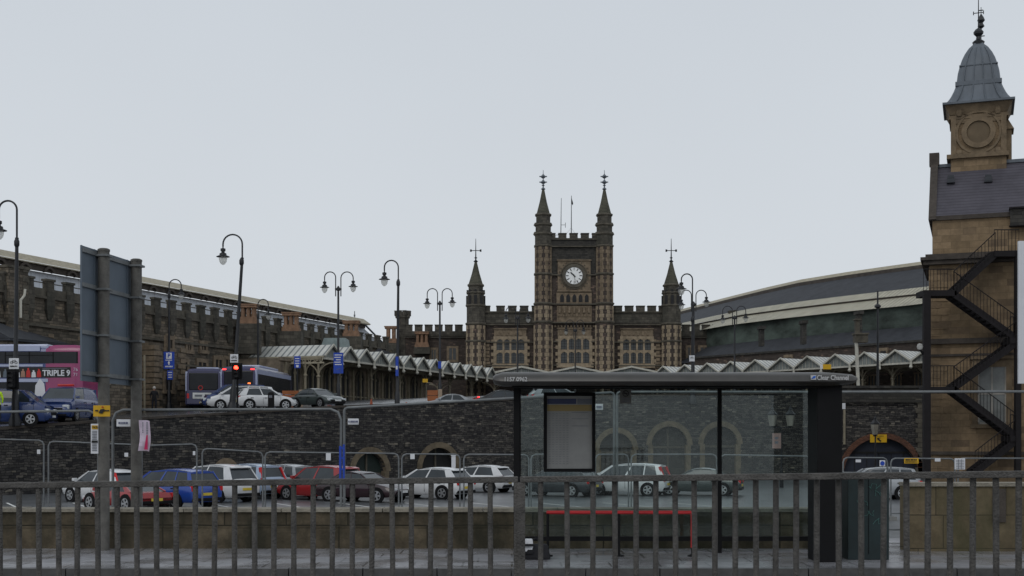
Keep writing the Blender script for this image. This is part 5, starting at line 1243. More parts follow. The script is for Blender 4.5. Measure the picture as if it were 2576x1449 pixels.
def bus_wheels(t, L, Wd):
    for sx in (-.28, .30):
        for sy in (-1, 1):
            w = MB(Matrix.Translation((sx*L, sy*(Wd/2-.14), .48)) @ Matrix.Rotation(PI/2*sy, 4, 'X')); w.lathe((0, 0, 0), [(.3, -.1), (.46, -.15), (.48, .1), (.3, .12)], 20); wo = w.build('wheel', M['tyre'], t)
            w2 = MB(w.M); w2.lathe((0, 0, 0), [(.26, -.115), (.2, -.12), (.1, -.17)], 12); w2.build('hub', M['alloy'], wo)
violet = paint('dark_violet_bus_paint', (.035, .035, .10)); lilac = paint('pale_lilac_paint', (.38, .42, .58)); magenta = paint('magenta_bus_paint', (.28, .025, .12)); indigo = paint('indigo_bus_paint', (.03, .05, .19))
def single_bus(label, sidem, u, Y, rot, brake=False):
    t = thing('single_deck_bus', label, 'bus', (0, 0, 0), local=True, group='single deck buses waiting on the approach')
    L, Wd, H = 10.2, 2.5, 2.95; bus_body(t, L, Wd, H, violet)
    MB().box(-L/2-.03, -L/2+.3, -1.02, 1.02, 1.38, 2.62).build('rear_window', M['busglass'], t, bevel=.06)
    for sy in (-1, 1):
        MB().box(-L/2+.35, L/2-.6, min(sy*1.235, sy*1.262), max(sy*1.235, sy*1.262), 1.35, 2.4).build('side_windows', M['busglass'], t)
        MB().box(-L/2+.05, L/2-.5, min(sy*1.22, sy*1.256), max(sy*1.22, sy*1.256), .4, 1.33).build('side_panel', sidem, t); MB().box(-L/2+.3, L/2-.5, min(sy*1.2, sy*1.258), max(sy*1.2, sy*1.258), 2.42, 2.72).build('cove_panel', lilac, t)
        MB().box(-L/2-.03, -L/2+.1, min(sy*1.0, sy*1.16), max(sy*1.0, sy*1.16), .8, 1.15).build('tail_light', M['redlens'], t)
        MB().box(-L/2+.02, -L/2+.34, min(sy*1.1, sy*1.27), max(sy*1.1, sy*1.27), 1.3, 2.7).build('corner_panel', lilac, t, bevel=.04)
    MB().box(-L/2-.035, -L/2, -.55, .75, .78, 1.2).build('advert_panel', M['wplate'], t); MB().box(-L/2-.045, -L/2-.03, -.4, -.1, .9, 1.08).build('advert_print', M['ink'], t); MB().box(-L/2-.045, -L/2-.03, .1, .6, .92, 1.06).build('advert_print', M['inkgrey'], t)
    MB().arch(0, 0, .13, .18, -.01, .01, 0, 2*PI, 14)
    MB().box(-L/2-.04, -L/2+.01, -.28, .28, .45, .56).build('number_plate', M['yplate'], t)
    MB().box(-2.6, 2.6, -.8, .8, H, H+.2).build('roof_pod', lilac, t, bevel=.06)
    bus_wheels(t, L, Wd)
    if brake:
        for y in (-.98, .98): MB().box(-L/2-.045, -L/2, y-.12, y+.12, 2.68, 2.76).build('brake_light', M['brake'], t)
        MB().box(-L/2-.05, -L/2, -.85, -.65, 1.55, 1.8).build('indicator', M['amber'], t)
    x = X(u, Y)+5.1*math.cos(R(rot)); yy = Y+5.1*math.sin(R(rot)); t.location = (x, yy, zr(X(u, Y), Y)); t.rotation_euler[2] = R(rot); return t
b1 = single_bus('dark blue single deck bus showing its rear window and white advert panel', violet, 512, 91, 97)
b2 = single_bus('single deck bus with lit red brake lamps and a pale lilac flank', lilac, 600, 87.5, 86, True)
ring = MB(Matrix.Translation((-5.15, .2, 1.55)) @ Matrix.Rotation(-PI/2, 4, 'Z')); ring.arch(0, 0, .12, .17, -.01, .01, 0, 2*PI, 14); ring.build('emblem_ring', M['redlens'], b1)
# double deck bus
dbt = thing('double_deck_bus', 'violet, lilac and magenta double deck bus with a film advert along its side', 'bus', (0, 0, 0), local=True)
L, Wd, H = 10.8, 2.5, 4.3
bus_body(dbt, L, Wd, 4.34, indigo, name='body')     # local rear at -x; placed so the rear is at the right
mbb = MB(); mbb.box(-L/2+1.9, L/2-2.5, -1.2, 1.2, 4.1, 4.42); mbb.build('lilac_roof', lilac, dbt, bevel=.12)
# magenta rear section
mg = MB(); mg.box(-L/2+.02, -L/2+2.0, -1.262, 1.262, .55, 4.0); 
vs = []; 
bus_rear = bus_body(dbt, 2.4, 2.54, 4.40, magenta, z0=.9, name='rear_section'); bus_rear.location.x = -L/2+1.17
for sy in (1, -1):
    s0, s1 = sorted((sy*1.25, sy*1.285)); f0, f1 = sorted((sy*1.25, sy*1.292)); g0, g1 = sorted((sy*1.25, sy*1.30))
    MB().box(-L/2+2.35, L/2-1.4, s0, s1, 4.02, 4.32).build('cove_panel', lilac, dbt)
    MB().box(-L/2+.25, L/2-.4, s0, s1, 3.34, 3.98).build('upper_windows', M['busglass'], dbt)
    q = MB()
    for k in range(8): x = -L/2+.25+k*1.35; q.box(x-.03, x+.03, f0, f1, 3.34, 3.98)
    for k in (1, 2, 4, 5): x = -L/2+.25+k*1.35; q.box(x, x+1.35, f0, f1, 3.76, 3.8)
    q.build('window_bars', M['black'], dbt)
    MB().box(-L/2+2.2, L/2-1.5, s0, s1, 3.16, 3.28).build('lilac_band', lilac, dbt)
    MB().box(-L/2+1.9, L/2-.9, s0, s1, 2.3, 2.48).build('lilac_band', lilac, dbt)
    MB().box(-L/2+2.2, L/2-1.0, s0, s1, 1.38, 2.28).build('lower_windows', M['busglass'], dbt)
    MB().box(-L/2+2.2, L/2-1.2, s0, s1, .5, 1.32).build('lower_skirt', lilac, dbt)
    ad = MB().box(-L/2+.62, -L/2+5.4, f0, f1, 2.55, 3.12).build('advert', M['ink'], dbt)
    # camera side is chosen below
bus_wheels(dbt, L, Wd)
# advert content on the +y side (faces the camera once rotated)
Tm = Matrix.Translation((0, 1.30, 0)) @ Matrix.Rotation(PI, 4, 'Z')
text('TRIPLE 9', .45, Tm @ Matrix.Translation((L/2-1.42, 0, 2.78)), M['white'], ad, sx=.93, bold=.012)
q = MB(); q.box(-L/2+.8, -L/2+2.2, 1.295, 1.302, 3.03, 3.06); q.build('print_line', M['inkgrey'], ad)
for k, (xx, m, h) in enumerate(((2.4+.0, M['redlens'], .5), (2.7, M['white'], .42), (3.0, M['redlens'], .56), (3.3, M['skin'], .5), (3.6, M['white'], .4), (3.9, M['skin'], .45), (4.3, M['signback'], .5), (4.7, M['wplate'], .5))):
    a = MB(); x = -L/2+xx; a.prism([(x-.13, 2.56), (x+.13, 2.56), (x+.1, 2.56+h*.65), (x+.04, 2.57+h*.7), (x+.05, 2.57+h*.9), (x-.04, 2.57+h*.9), (x-.05, 2.57+h*.7), (x-.1, 2.56+h*.65)], 1.293, 1.303); a.build('advert_stripe', m, ad)
text('76', .26, Tm @ Matrix.Translation((L/2-.33, 0, 2.98)), M['pinkish'], dbt); text('71', .26, Tm @ Matrix.Translation((L/2-.33, 0, 2.7)), M['pinkish'], dbt)
a = MB(); x = -L/2+2.3; a.prism([(x-.3, 1.4), (x+.35, 1.4), (x+.3, 2.1), (x+.05, 2.5), (x-.2, 2.2)], 1.293, 1.303); a.build('advert_stripe', M['white'], dbt)
x_ = X(213, 71.6); dbt.rotation_euler[2] = R(180-2); dbt.location = (x_-L/2, 72.7, zr(x_-L/2, 72.7))
# ------------------------------------------------------------------ cones and board barriers
def cone(u, Y, k):
    t = thing('traffic_cone', k, 'cone', (X(u, Y), Y, zr(X(u, Y), Y)), group='traffic cones behind the wall')
    x, z = X(u, Y), zr(X(u, Y), Y)
    MB().box(x-.2, x+.2, Y-.2, Y+.2, z, z+.06).build('base', M['cone'], t); MB().lathe((x, Y, z+.07), [(.15, 0), (.04, .66)], 12).build('cone', M['cone'], t); MB().lathe((x, Y, z+.25), [(.12, 0), (.075, .26)], 12).build('white_sleeve', M['white'], t)
for u, Y, k in ((719, 86, 'cone beside the leftmost orange-brown barrier'), (828, 90, 'cone right of the grey-green saloon'), (934, 90, 'cone between the saloon and the slim lamp'), (1022, 91, 'cone just right of the slim single lamp'), (1075, 91, 'cone against the right orange-brown barrier')): cone(u, Y, 'orange and white '+k)
def barrier(u0, u1, v0, v1, Y, lab):
    x0, x1 = X(u0, Y), X(u1, Y); z = zr(x0, Y); zt = Z(v0, Y)
    t = thing('board_barrier', lab, 'barrier', ((x0+x1)/2, Y, z), group='orange-brown board barriers')
    q = MB(); n = 4
    for k in range(n): h = (zt-z)/n; q.box(x0, x1-.3, Y, Y+.05, z+k*h+.02, z+(k+1)*h-.02)
    q.build('boards', M['orange'], t); MB().box(x1-.28, x1, Y-.02, Y+.08, z, zt+.05).build('end_panel', mat('pale_ply', (.35, .27, .2), .8), t)
    q = MB()
    for x in (x0+.1, x1-.4): q.box(x-.05, x+.05, Y+.05, Y+.5, z, z+.08); q.box(x-.04, x+.04, Y+.05, Y+.13, z, zt)
    q.build('support', M['black'], t)
barrier(710, 762, 982, 1018, 88, 'orange-brown board barrier behind the small white car'); barrier(1075, 1112, 981, 1010, 92, 'orange-brown board barrier right of the slim lamp')
x, y = X(682, 78.2), 78.2; t = thing('litter_bin', 'small black round-topped bin behind the wall coping beside the small white car', 'bin', (x, y, zr(x, y)))
MB().lathe((x, y, zr(x, y)), [(.2, 0), (.2, .95), (.17, 1.08), (.06, 1.14)], 12).build('body', M['black'], t, smooth=40); MB().box(x-.1, x+.1, y-.215, y-.19, zr(x, y)+.75, zr(x, y)+.9).build('slot', M['inkgrey'], t)
x = X(1141, 62.5); t = thing('white_bollard', 'square white post behind the side-on white hatchback', 'post', (x, 62.5, -1.15))
MB().box(x-.1, x+.1, 62.4, 62.6, -1.15, Z(1146, 62.5)).build('post', M['white'], t); MB().frus((x-.14, x+.14, 62.36, 62.64), Z(1146, 62.5), (x-.05, x+.05, 62.45, 62.55), Z(1142, 62.5)).build('cap', M['white'], t)
# ------------------------------------------------------------------ people
def person(name, label, x, y, z, h, top, legs, hat=None, face=180, armout=0):
    t = thing(name, label, 'person', (x, y, z))
    me = bpy.data.meshes.new('body'); k = h/1.75
    J = [(0, 0, .95), (0, 0, 1.15), (0, 0, 1.4), (0, 0, 1.5), (0, -.01, 1.62), (0, 0, 1.72),
         (.19, 0, 1.40), (.26, .02, 1.13), (.24, -.1, .9), (-.19, 0, 1.40), (-.27, .02, 1.13), (-.24, -.1, .9),
         (.1, 0, .9), (.11, -.04, .5), (.12, .02, .08), (.12, -.14, .04), (-.1, 0, .9), (-.12, .05, .5), (-.13, .12, .08), (-.13, -.04, .04)]
    Rr = [.15, .145, .17, .06, .095, .08, .07, .052, .038, .07, .052, .038, .1, .065, .045, .035, .1, .065, .045, .035]
    Ed = [(0, 1), (1, 2), (2, 3), (3, 4), (4, 5), (2, 6), (6, 7), (7, 8), (2, 9), (9, 10), (10, 11), (0, 12), (12, 13), (13, 14), (14, 15), (0, 16), (16, 17), (17, 18), (18, 19)]
    me.from_pydata([(a*k, b*k, c*k) for a, b, c in J], Ed, []); o = bpy.data.objects.new('body', me); C.objects.link(o)
    md = o.modifiers.new('s', 'SKIN'); sv = me.skin_vertices[0].data
    for i, r in enumerate(Rr): sv[i].radius = (r*k, r*k*(.75 if i < 3 else 1))
    sv[0].use_root = True; o.modifiers.new('u', 'SUBSURF').levels = 1
    bpy.context.view_layer.update(); nm = bpy.data.meshes.new_from_object(o.evaluated_get(bpy.context.evaluated_depsgraph_get())); o.modifiers.clear(); o.data = nm
    nm.materials.clear(); nm.materials.append(top); nm.materials.append(legs); nm.materials.append(M['skin'])
    for p in nm.polygons:
        c = p.center.z/k; p.use_smooth = True; p.material_index = 1 if c < .82 else (2 if c > 1.5 or (abs(p.center.x)/k > .2 and c < .93) else 0)
    o.parent = t; o.rotation_euler[2] = R(face)
    if hat: 
        q = MB(); q.lathe((x, y, z+1.64*k), [(.115*k, 0), (.12*k, .06*k), (.09*k, .13*k), (.03*k, .17*k)], 12); q.build('hat', hat, t, smooth=50)
    return t
x, y = X(388, 91), 91; person('person', 'person in a black coat and pale woolly hat walking beside the drainpipe', x, y, zr(x, y), 1.75, M['coat'], M['trouser'], M['hat'], 20)
x, y = X(-4, 63.9), 63.7; person('person', 'person in a fluorescent yellow jacket cut off by the left edge', x, y, zr(x, y)-.1+.35, 1.8, M['hivis'], M['trouser'], None, 200)
# ------------------------------------------------------------------ mesh fences (temporary panels)
def heras(u0, v0, u1, v1, Y0_, Y1_, zb, label, cols=0, r=.021, grp='', bars=0, wires=True, c=.16):
    a, b = W(u0, v0, Y0_), W(u1, v1, Y1_)
    t = thing('mesh_fence', label, 'fence', ((a.x+b.x)/2, (a.y+b.y)/2, zb), group=grp)
    d = b-a; L_ = d.length; up = Vector((0, 0, 1)); dn = d.normalized()
    pts = [Vector((a.x, a.y, zb+.05)), a-up*c, a-up*c*.3+dn*c*.3, a+dn*c, b-dn*c, b-up*c*.3-dn*c*.3, b-up*c, Vector((b.x, b.y, zb+.05))]
    q = MB(); q.tube(pts, r, 8); q.tube([Vector((a.x, a.y, zb+.2)), Vector((b.x, b.y, zb+.2))], r*.8, 6)
    o = q.build('frame', M['galv'], t, smooth=50)
    q = MB()
    for p in (a, b): q.box(p.x-.12, p.x+.12, p.y-.3, p.y+.3, zb-.03, zb+.1)
    q.build('foot', mat('concrete_foot', (.2, .2, .19), .9), t)
    if wires:
        q = MB(); n = int(L_/.22)
        for k in range(1, n): p = a.lerp(b, k/n); q.bar(Vector((p.x, p.y, zb+.2)), Vector((p.x, p.y, p.z)), .003, .003)
        q.build('mesh_wires', M['galv'], o)
    return t
G1, G2 = 'tall fence panels behind the low wall', 'lower row of fence panels in the car park'
rowA = [(-300, 1040, 248, 1033, 'leftmost tall fence panel passing behind the sign posts'), (284, 1031, 858, 1029, 'tall fence panel between the sign posts and the blue strap'), (866, 1026, 1545, 987, 'long tall fence panel from the blue strap to behind the timetable'), (1552, 986, 2052, 986, 'tall fence panel behind the middle of the shelter'), (2060, 986, 2640, 985, 'tall fence panel crossing the sandstone building')]
for u0, v0, u1, v1, l in rowA: heras(u0, v0, u1, v1, 19.75, 19.75, 0.02, l, grp=G1, r=.021, wires=False, c=.16 if u0 < 900 and u1 < 900 else .05)
rowB = [(-40, 1104, 110, 1108), (122, 1110, 352, 1119), (357, 1121, 495, 1117), (509, 1128, 661, 1137), (667, 1137, 1003, 1141), (1011, 1142, 1157, 1143), (1167, 1143, 1330, 1144), (1336, 1143, 1490, 1143), (1498, 1143, 1581, 1143), (1588, 1143, 1803, 1143), (1812, 1144, 2040, 1148), (2121, 1151, 2232, 1152), (2241, 1153, 2402, 1154), (2410, 1153, 2610, 1153)]
wh = ['at the far left', 'left of the sign posts', 'right of the sign posts', 'in front of the white sport utility car', 'either side of the blue strap', 'in front of the side-on white hatchback', 'beside the shelter left post', 'under the timetable', 'left of the white van', 'in front of the white van', 'behind the right shelter glass', 'right of the shelter end panel', 'in front of the navy arch doors', 'at the foot of the fire escape']
for i, (u0, v0, u1, v1) in enumerate(rowB): heras(u0, v0, u1, v1, 44, 44.5, -1.12, 'low galvanised fence panel '+wh[i], grp=G2, r=.028, wires=False)
nl = [(93, 101, 1131, 1142, 'by the far left fence joint'), (313, 322, 1139, 1149, 'between the two sign posts'), (485, 491, 1135, 1145, 'near the blocked arch'), (820, 832, 1140, 1158, 'left of the green door'), (1032, 1043, 1142, 1155, 'left of the side-on white hatchback'), (2153, 2166, 1156, 1163, 'right of the shelter end panel'), (2268+20, 2300, 1152, 1160, 'near the wide arch'), (2352, 2366, 1153, 1161, 'under the fire escape')]
for u0, u1, v0, v1, l in nl[:6]+nl[7:]: plate('fence_tag', 'small white tag on the low fence '+l, 'tag', u0, u1, v0, v1, 43.9, M['white'], grp='small white fence tags')
t = plate('fence_notice', 'white sheet with grey print tied to the fence under the fire escape', 'notice', 2402, 2428, 1153, 1181, 43.8, M['white'])
q = MB()
for k in range(6): q.box(X(2405, 43.8), X(2425, 43.8), 43.785, 43.8, Z(1158+k*4, 43.8), Z(1157+k*4, 43.8))
for u in (2411, 2418): q.box(X(u, 43.8), X(u+.7, 43.8), 43.783, 43.8, Z(1180, 43.8), Z(1155, 43.8))
q.build('print_line', M['inkgrey'], t)
t = plate('safety_sign', 'white sign with a round blue disc in front of the navy doors', 'sign', 2213, 2227, 1158, 1173, 43.6, M['white']); c = W(2220, 1165.5, 43.58); MB().disc((c.x, c.y, c.z), .075, .01, 20).build('blue_disc', M['blue'], t)
def ylines(t, u0, u1, vs, Y, m):
    q = MB()
    for v, h in vs: q.box(X(u0, Y), X(u1, Y), Y-.012, Y, Z(v+h, Y), Z(v, Y))
    q.build('print_line', m, t)
t = plate('warning_sign', 'yellow warning notice on the low fence right of the navy doors', 'sign', 2275, 2311, 1152.5, 1166, 43.6, M['yellow']); marks(t, 2293, 1156.5, 43.59, .4, .05, 7, M['ink']); marks(t, 2293, 1162, 43.59, .42, .03, 10, M['ink'])
t = plate('warning_sign', 'yellow notice high on the navy arch behind the single lantern', 'sign', 2189, 2231, 1093, 1113, 93.3, M['yellow']); marks(t, 2210, 1097, 93.2, .8, .06, 8, M['ink']); c = W(2211, 1106, 93.25); q = MB(); q.bar(c+Vector((-.12, 0, .1)), c+Vector((.15, 0, -.12)), .01, .1); q.bar(c+Vector((-.12, 0, .1)), c+Vector((.1, 0, .12)), .01, .05); q.build('symbol', M['ink'], t)
t = plate('wall_notice', 'white notice at the top of the drainpipe right of the shelter end panel', 'notice', 2119, 2127, 1014, 1029, 93.5, M['white']); MB().tube([W(2124, 1030, 93.6), W(2124, 1118, 93.6)], .09, 6).build('pipe', M['ironbeige'], t)
t = plate('wall_notice', 'pale pink notice board beneath the two-lantern post', 'notice', 1943, 1965, 1090, 1128, 73.5, mat('dull_pink_board', (.32, .22, .2), .7)); ylines(t, 1949, 1958, ((1099, 6), (1110, 6)), 73.5, M['inkgrey'])
# white name plates on the tall fence
for u0, u1, v0, v1, l in ((293, 328, 1055, 1073, 'between the sign posts'), (875, 902, 1053, 1068, 'right of the blue strap'), (1498, 1517, 1016, 1031, 'beside the timetable case')):
    t = plate('fence_nameplate', 'small white plate with blue lettering on the tall fence '+l, 'plate', u0, u1, v0, v1, 19.7, M['white'], grp='white plates on the tall fence'); marks(t, (u0+u1)/2, (v0+v1)/2, 19.69, .15 if u1-u0 > 20 else .09, .028, 8, M['navy'])
# blue strap
t = thing('blue_strap', 'blue plastic strap joining two tall fence panels by the green door', 'strap', tuple(W(862, 1200, 19.6)))
MB().box(X(853, 19.6), X(858.5, 19.6), 19.6, 19.64, Z(1205, 19.6), Z(1122, 19.6)).build('strap_band', M['blue'], t); MB().box(X(862, 19.6), X(867, 19.6), 19.6, 19.64, Z(1205, 19.6), Z(1118, 19.6)).build('strap_band', M['blue'], t)
q = MB()
for v in (1125, 1150, 1178): q.box(X(858, 19.6), X(862, 19.6), 19.605, 19.635, Z(v+5, 19.6), Z(v, 19.6))
q.build('strap_link', M['blue'], t)
# ------------------------------------------------------------------ low walls by the pavement
lw = thing('low_wall', 'long low mossy sandstone wall behind the pavement', 'wall', (-3, 19, 0))
q = MB(); q.box(-16, X(2120, 19), 18.87, 19.25, 0, .30); q.box(-16, X(2120, 19), 18.885, 19.24, .305, .535); q.build('blocks', M['lowwall'], lw)
q = MB(); x = -16
random.seed(5)
while x < X(2100, 19):
    w = random.uniform(1., 1.5); q.box(x, min(x+w-.012, X(2120, 19)), 18.84+random.uniform(-.006, .006), 19.3, .54, .592+random.uniform(-.004, .004)); x += w
q.build('coping', M['coping'], lw)
rwl = thing('boundary_wall', 'taller yellowish sandstone block wall at the right beyond the cabinet', 'wall', (7, 18.6, 0))
q = MB(); q.box(X(2285, 18.4), 12, 18.4, 18.8, 0, .93); q.build('blocks', brick('yellow_sandstone_blocks', (.115, .092, .056), (.165, .13, .08), (.05, .042, .028), .72, .48, .008, .008, .35, (.07, .065, .035), .8, 1.5, bump=.4, st=(.42, .6)), rwl)
q = MB(); q.box(X(2284, 18.4), 12, 18.36, 18.84, .935, .985); q.build('coping', M['coping'], rwl)
q = MB(); q.box(X(2498, 18.38), X(2530, 18.38), 18.37, 18.42, .42, .9); q.build('dark_hatch', M['ashdark'], rwl)
# ------------------------------------------------------------------ sign on two grey posts (seen from the back)
ss = thing('road_sign_back', 'back of a large road sign on two thick grey posts', 'road sign', (X(300, 19.5), 19.5, 0))
pA, pB = Vector((X(261, 18.6), 18.6, 0)), Vector((X(343, 19.7), 19.7, 0))
for p, vt in ((pA, 631), (pB, 657)):
    zt = Z(vt, p.y); q = MB(); q.tube([(p.x, p.y, 0), (p.x, p.y, zt)], .083, 20); q.lathe((p.x, p.y, zt-.01), [(.088, 0), (.088, .03), (.06, .045)], 20); q.build('post', M['post'], ss, smooth=50)
dS = (pB-pA).normalized(); aS = math.atan2(dS.y, dS.x); FSg = frame((pA.x, pA.y, 0), aS); LS = (pB-pA).length
a0, a1 = -.5, LS+.04
zt_, zb_ = 4.36, 2.44
q = MB(FSg); q.box(a0, a1, .10, .115, zb_, zt_); q.build('sign_panel', M['signback'], ss)
q = MB(FSg)
for v in (640, 725, 841, 942):
    z = Z(v, 18.6); q.box(a0, a1, .07, .1, z-.03, z+.03); 
    for s in (0, LS): q.box(s-.1, s+.1, -.095, .08, z-.035-.0, z-.005)
q.build('stiffener', M['galv'], ss)
q = MB(FSg); 
for s in (a0, -.1, .1, LS-.12): q.box(s-.012, s+.012, .085, .1, zb_, zt_)
q.build('vertical_rib', M['signback'], ss)
# things fixed to the posts
t = thing('diversion_sign', 'small yellow sign with black symbols strapped to the left grey post', 'sign', tuple(W(256, 1048, 18.4)))
MB().box(X(235, 18.42), X(277, 18.42), 18.41, 18.43, Z(1048, 18.42), Z(1020, 18.42)).build('plate', M['yellow'], t, bevel=.004)
c = W(257, 1033, 18.4); q = MB(); q.bar(c+Vector((-.1, 0, 0)), c+Vector((-.06, 0, .0)), .01, .02); q.bar(c+Vector((.03, 0, 0)), c+Vector((.1, 0, .0)), .01, .015); q.prism([(c.x-.05, c.z-.03), (c.x-.02, c.z+.02), (c.x+.03, c.z+.025), (c.x+.03, c.z), (c.x, c.z-.045)], 18.39, 18.41); q.build('symbol', M['ink'], t)
c = W(258, 1024, 18.4); MB().disc((c.x, c.y, c.z), .016, .01, 12, .01).build('red_dot', M['redlens'], t)
t = thing('poster', 'narrow white poster with a yellow heading beside the left grey post', 'poster', tuple(W(237, 1140, 18.5)))
MB().box(X(228.5, 18.5), X(247, 18.5), 18.5, 18.51, Z(1141, 18.5), Z(1066, 18.5)).build('sheet', M['white'], t)
MB().box(X(231, 18.5), X(246, 18.5), 18.495, 18.499, Z(1080, 18.5), Z(1070, 18.5)).build('heading', M['yellow'], t); text('WA', .05, TM(239, 1075, 18.49), M['ink'], t)
ylines(t, 232, 244, tuple((1084+k*4, 1.6) for k in range(6))+tuple((1116+k*4, 1.6) for k in range(5)), 18.5, M['inkgrey']); ylines(t, 231, 246, ((1108, 6),), 18.5, M['ink'])
t = thing('flyer', 'curling pale pink flyer with magenta print taped to the right grey post', 'flyer', tuple(W(365, 1134, 19.5)))
Yk = 19.5; vs = []; fs = []
edge = [(1057, 349, 376), (1075, 350, 377.5), (1095, 352, 379), (1110, 351, 379), (1122, 349, 377), (1134, 347, 375)]
for i, (v, ul_, ur_) in enumerate(edge):
    for j in range(5):
        u = ul_+(ur_-ul_)*j/4; yy = Yk+.02*math.sin(i*1.1+j*.8); p = W(u, v+(2 if j == 4 else 0), yy); vs.append(p)
for b_ in (0, 1):
    if b_: vs += [p+Vector((0, .004, 0)) for p in vs[:30]]
for i in range(5):
    for j in range(4): k = i*5+j; fs.append((k, k+1, k+6, k+5)); fs.append((30+k, 30+k+5, 30+k+6, 30+k+1))
MB().add(vs, fs).build('sheet', M['pinkish'], t)
q = MB(); q.prism([(X(364, Yk), Z(1131, Yk)), (X(373, Yk), Z(1131, Yk)), (X(373, Yk), Z(1094, Yk)), (X(370, Yk), Z(1094, Yk))], Yk-.035, Yk-.03); q.build('magenta_block', M['pink_print'], t)
q = MB(); random.seed(4)
for (uu, w_) in ((371.5, 4), (361, 2.5)):
    v = 1062
    while v < 1090: h = random.uniform(1.5, 3.5); q.box(X(uu-w_/2, Yk), X(uu+w_/2, Yk), Yk-.035, Yk-.032, Z(v+h, Yk), Z(v, Yk)); v += h+1.2
q.build('print_line', M['inkgrey'], t)
# ------------------------------------------------------------------ bus shelter
sh_ = thing('bus_shelter', 'dark grey bus shelter with rounded roof and tinted glass back panels', 'bus shelter', (X(1700, 17), 17.2, 0))
Yf_ = 16.6; zr0, zr1_ = 2.30, 2.475
x0, x1 = X(1240, Yf_), X(2158, Yf_)
prof_ = [(16.55, 2.36), (16.57, 2.43), (16.66, 2.475), (17.2, 2.51), (17.9, 2.49), (18.25, 2.46), (18.3, 2.41), (18.2, 2.375), (16.9, 2.31), (16.62, 2.305)]
n = len(prof_); ends = [(x0+.06, .45), (x0+.015, .8), (x0, .93), (x0+.05, 1.)]
xs_ = [(x0, .35), (x0+.03, .7), (x0+.12, 1.), (x1-.3, 1.), (x1-.06, .75), (x1, .38)]
vs = []; fs = []
for xx, k in xs_:
    for (y, z) in prof_: vs.append((xx, 17.4+(y-17.4)*(.9+.1*k), 2.40+(z-2.40)*k))
for j in range(len(xs_)-1):
    for i in range(n): k = (i+1) % n; fs.append((j*n+i, j*n+k, (j+1)*n+k, (j+1)*n+i))
fs.append(tuple(range(n))); fs.append(tuple(range(len(vs)-n, len(vs))))
MB().add(vs, fs).build('roof', M['shelter'], sh_, smooth=50)
MB().box(x0+.25, x1-.35, 16.7, 16.85, 2.285, 2.31).build('roof_frame', M['black'], sh_)
Yr = 18.15
for u0, u1, Y in ((1292, 1307, 16.95),): MB().box(X(u0, Y), X(u1, Y), Y, Y+.08, 0, 2.30).build('post', M['black'], sh_, bevel=.006)
MB().box(X(1805, Yr), X(1815, Yr), Yr-.03, Yr+.03, 0, 2.36).build('post', M['black'], sh_)
MB().box(X(1304, Yr), X(1310, Yr), Yr-.03, Yr+.03, 0, 2.36).build('post', M['black'], sh_)
for u0, u1 in ((1311, 1804), (1816, 2052)):
    MB().box(X(u0, Yr), X(u1, Yr), Yr-.005, Yr+.005, .24, 2.32).build('glass_panel', M['glassS'], sh_)
q = MB(); q.box(X(1304, Yr), X(2060, Yr), Yr-.025, Yr+.025, .17, .235); q.box(X(1304, Yr), X(2060, Yr), Yr-.025, Yr+.025, 2.325, 2.36); q.build('glass_rail', M['black'], sh_)
# end advert panel (edge-on)
MB().box(X(2056, 16.75), X(2119, 16.75), 16.75, 17.3, .0, 2.33).build('end_advert_case', M['black'], sh_, bevel=.012)
# perch seat
t = sh_; q = MB(); Ys_ = 17.6; z = Z(1289, Ys_)
q.tube([(X(1375, Ys_), Ys_, z), (X(1738, Ys_), Ys_, z), (X(1741.5, Ys_), Ys_, z-.025), (X(1742, Ys_), Ys_, z-.06), (X(1742, Ys_), Ys_, .12)], .026, 10); q.build('perch_rail', M['redtube'], t, smooth=60)
q = MB(); 
for u in (1378, 1557, 1742): q.tube([(X(u, Ys_), Ys_, 0), (X(u, Ys_), Ys_, .12 if u > 1700 else z)], .02, 8); q.lathe((X(u, Ys_), Ys_, 0), [(.07, 0), (.07, .015), (.03, .03)], 10)
q.build('perch_support', M['black'], t)
# timetable
tt = thing('timetable_case', 'black-framed timetable case with navy heading and yellow strip inside the shelter', 'timetable', tuple(W(1432, 1187, 18.08)))
Yt = 18.05; X0, X1, ZT, ZB = X(1368, Yt), X(1498, Yt), Z(987, Yt), Z(1187, Yt)
q = MB(); b = .045; q.box(X0, X0+b, Yt, Yt+.08, ZB, ZT); q.box(X1-b, X1, Yt, Yt+.08, ZB, ZT); q.box(X0+b, X1-b, Yt, Yt+.08, ZT-.05, ZT); q.box(X0+b, X1-b, Yt, Yt+.08, ZB, ZB+.045); q.build('frame', M['black'], tt)
MB().box(X0+b, X1-b, Yt+.05, Yt+.06, ZB+.045, ZT-.05).build('sheet', M['paper'], tt)
def strip(u0, u1, v0, v1, m, nm): MB().box(X(u0, Yt), X(u1, Yt), Yt+.044, Yt+.049, Z(v1, Yt), Z(v0, Yt)).build(nm, m, tt)
strip(1377, 1450, 1003, 1016, M['navy'], 'heading'); strip(1377, 1489, 1018, 1034, M['paperyel'], 'yellow_strip'); strip(1453, 1489, 1003, 1016, M['inkgrey'], 'heading')
q = MB(); Yq = Yt+.04
for v in (1037, 1053, 1071): q.box(X(1438, Yq), X(1480, Yq), Yq, Yq+.004, Z(v+1, Yq), Z(v, Yq))
for k in range(22):
    v = 1040+k*6
    if v > 1175: break
    for c_ in range(6): q.box(X(1380+c_*9, Yq), X(1385+c_*9, Yq), Yq, Yq+.004, Z(v+.8, Yq), Z(v, Yq))
q.build('print_line', M['inkgrey'], tt)
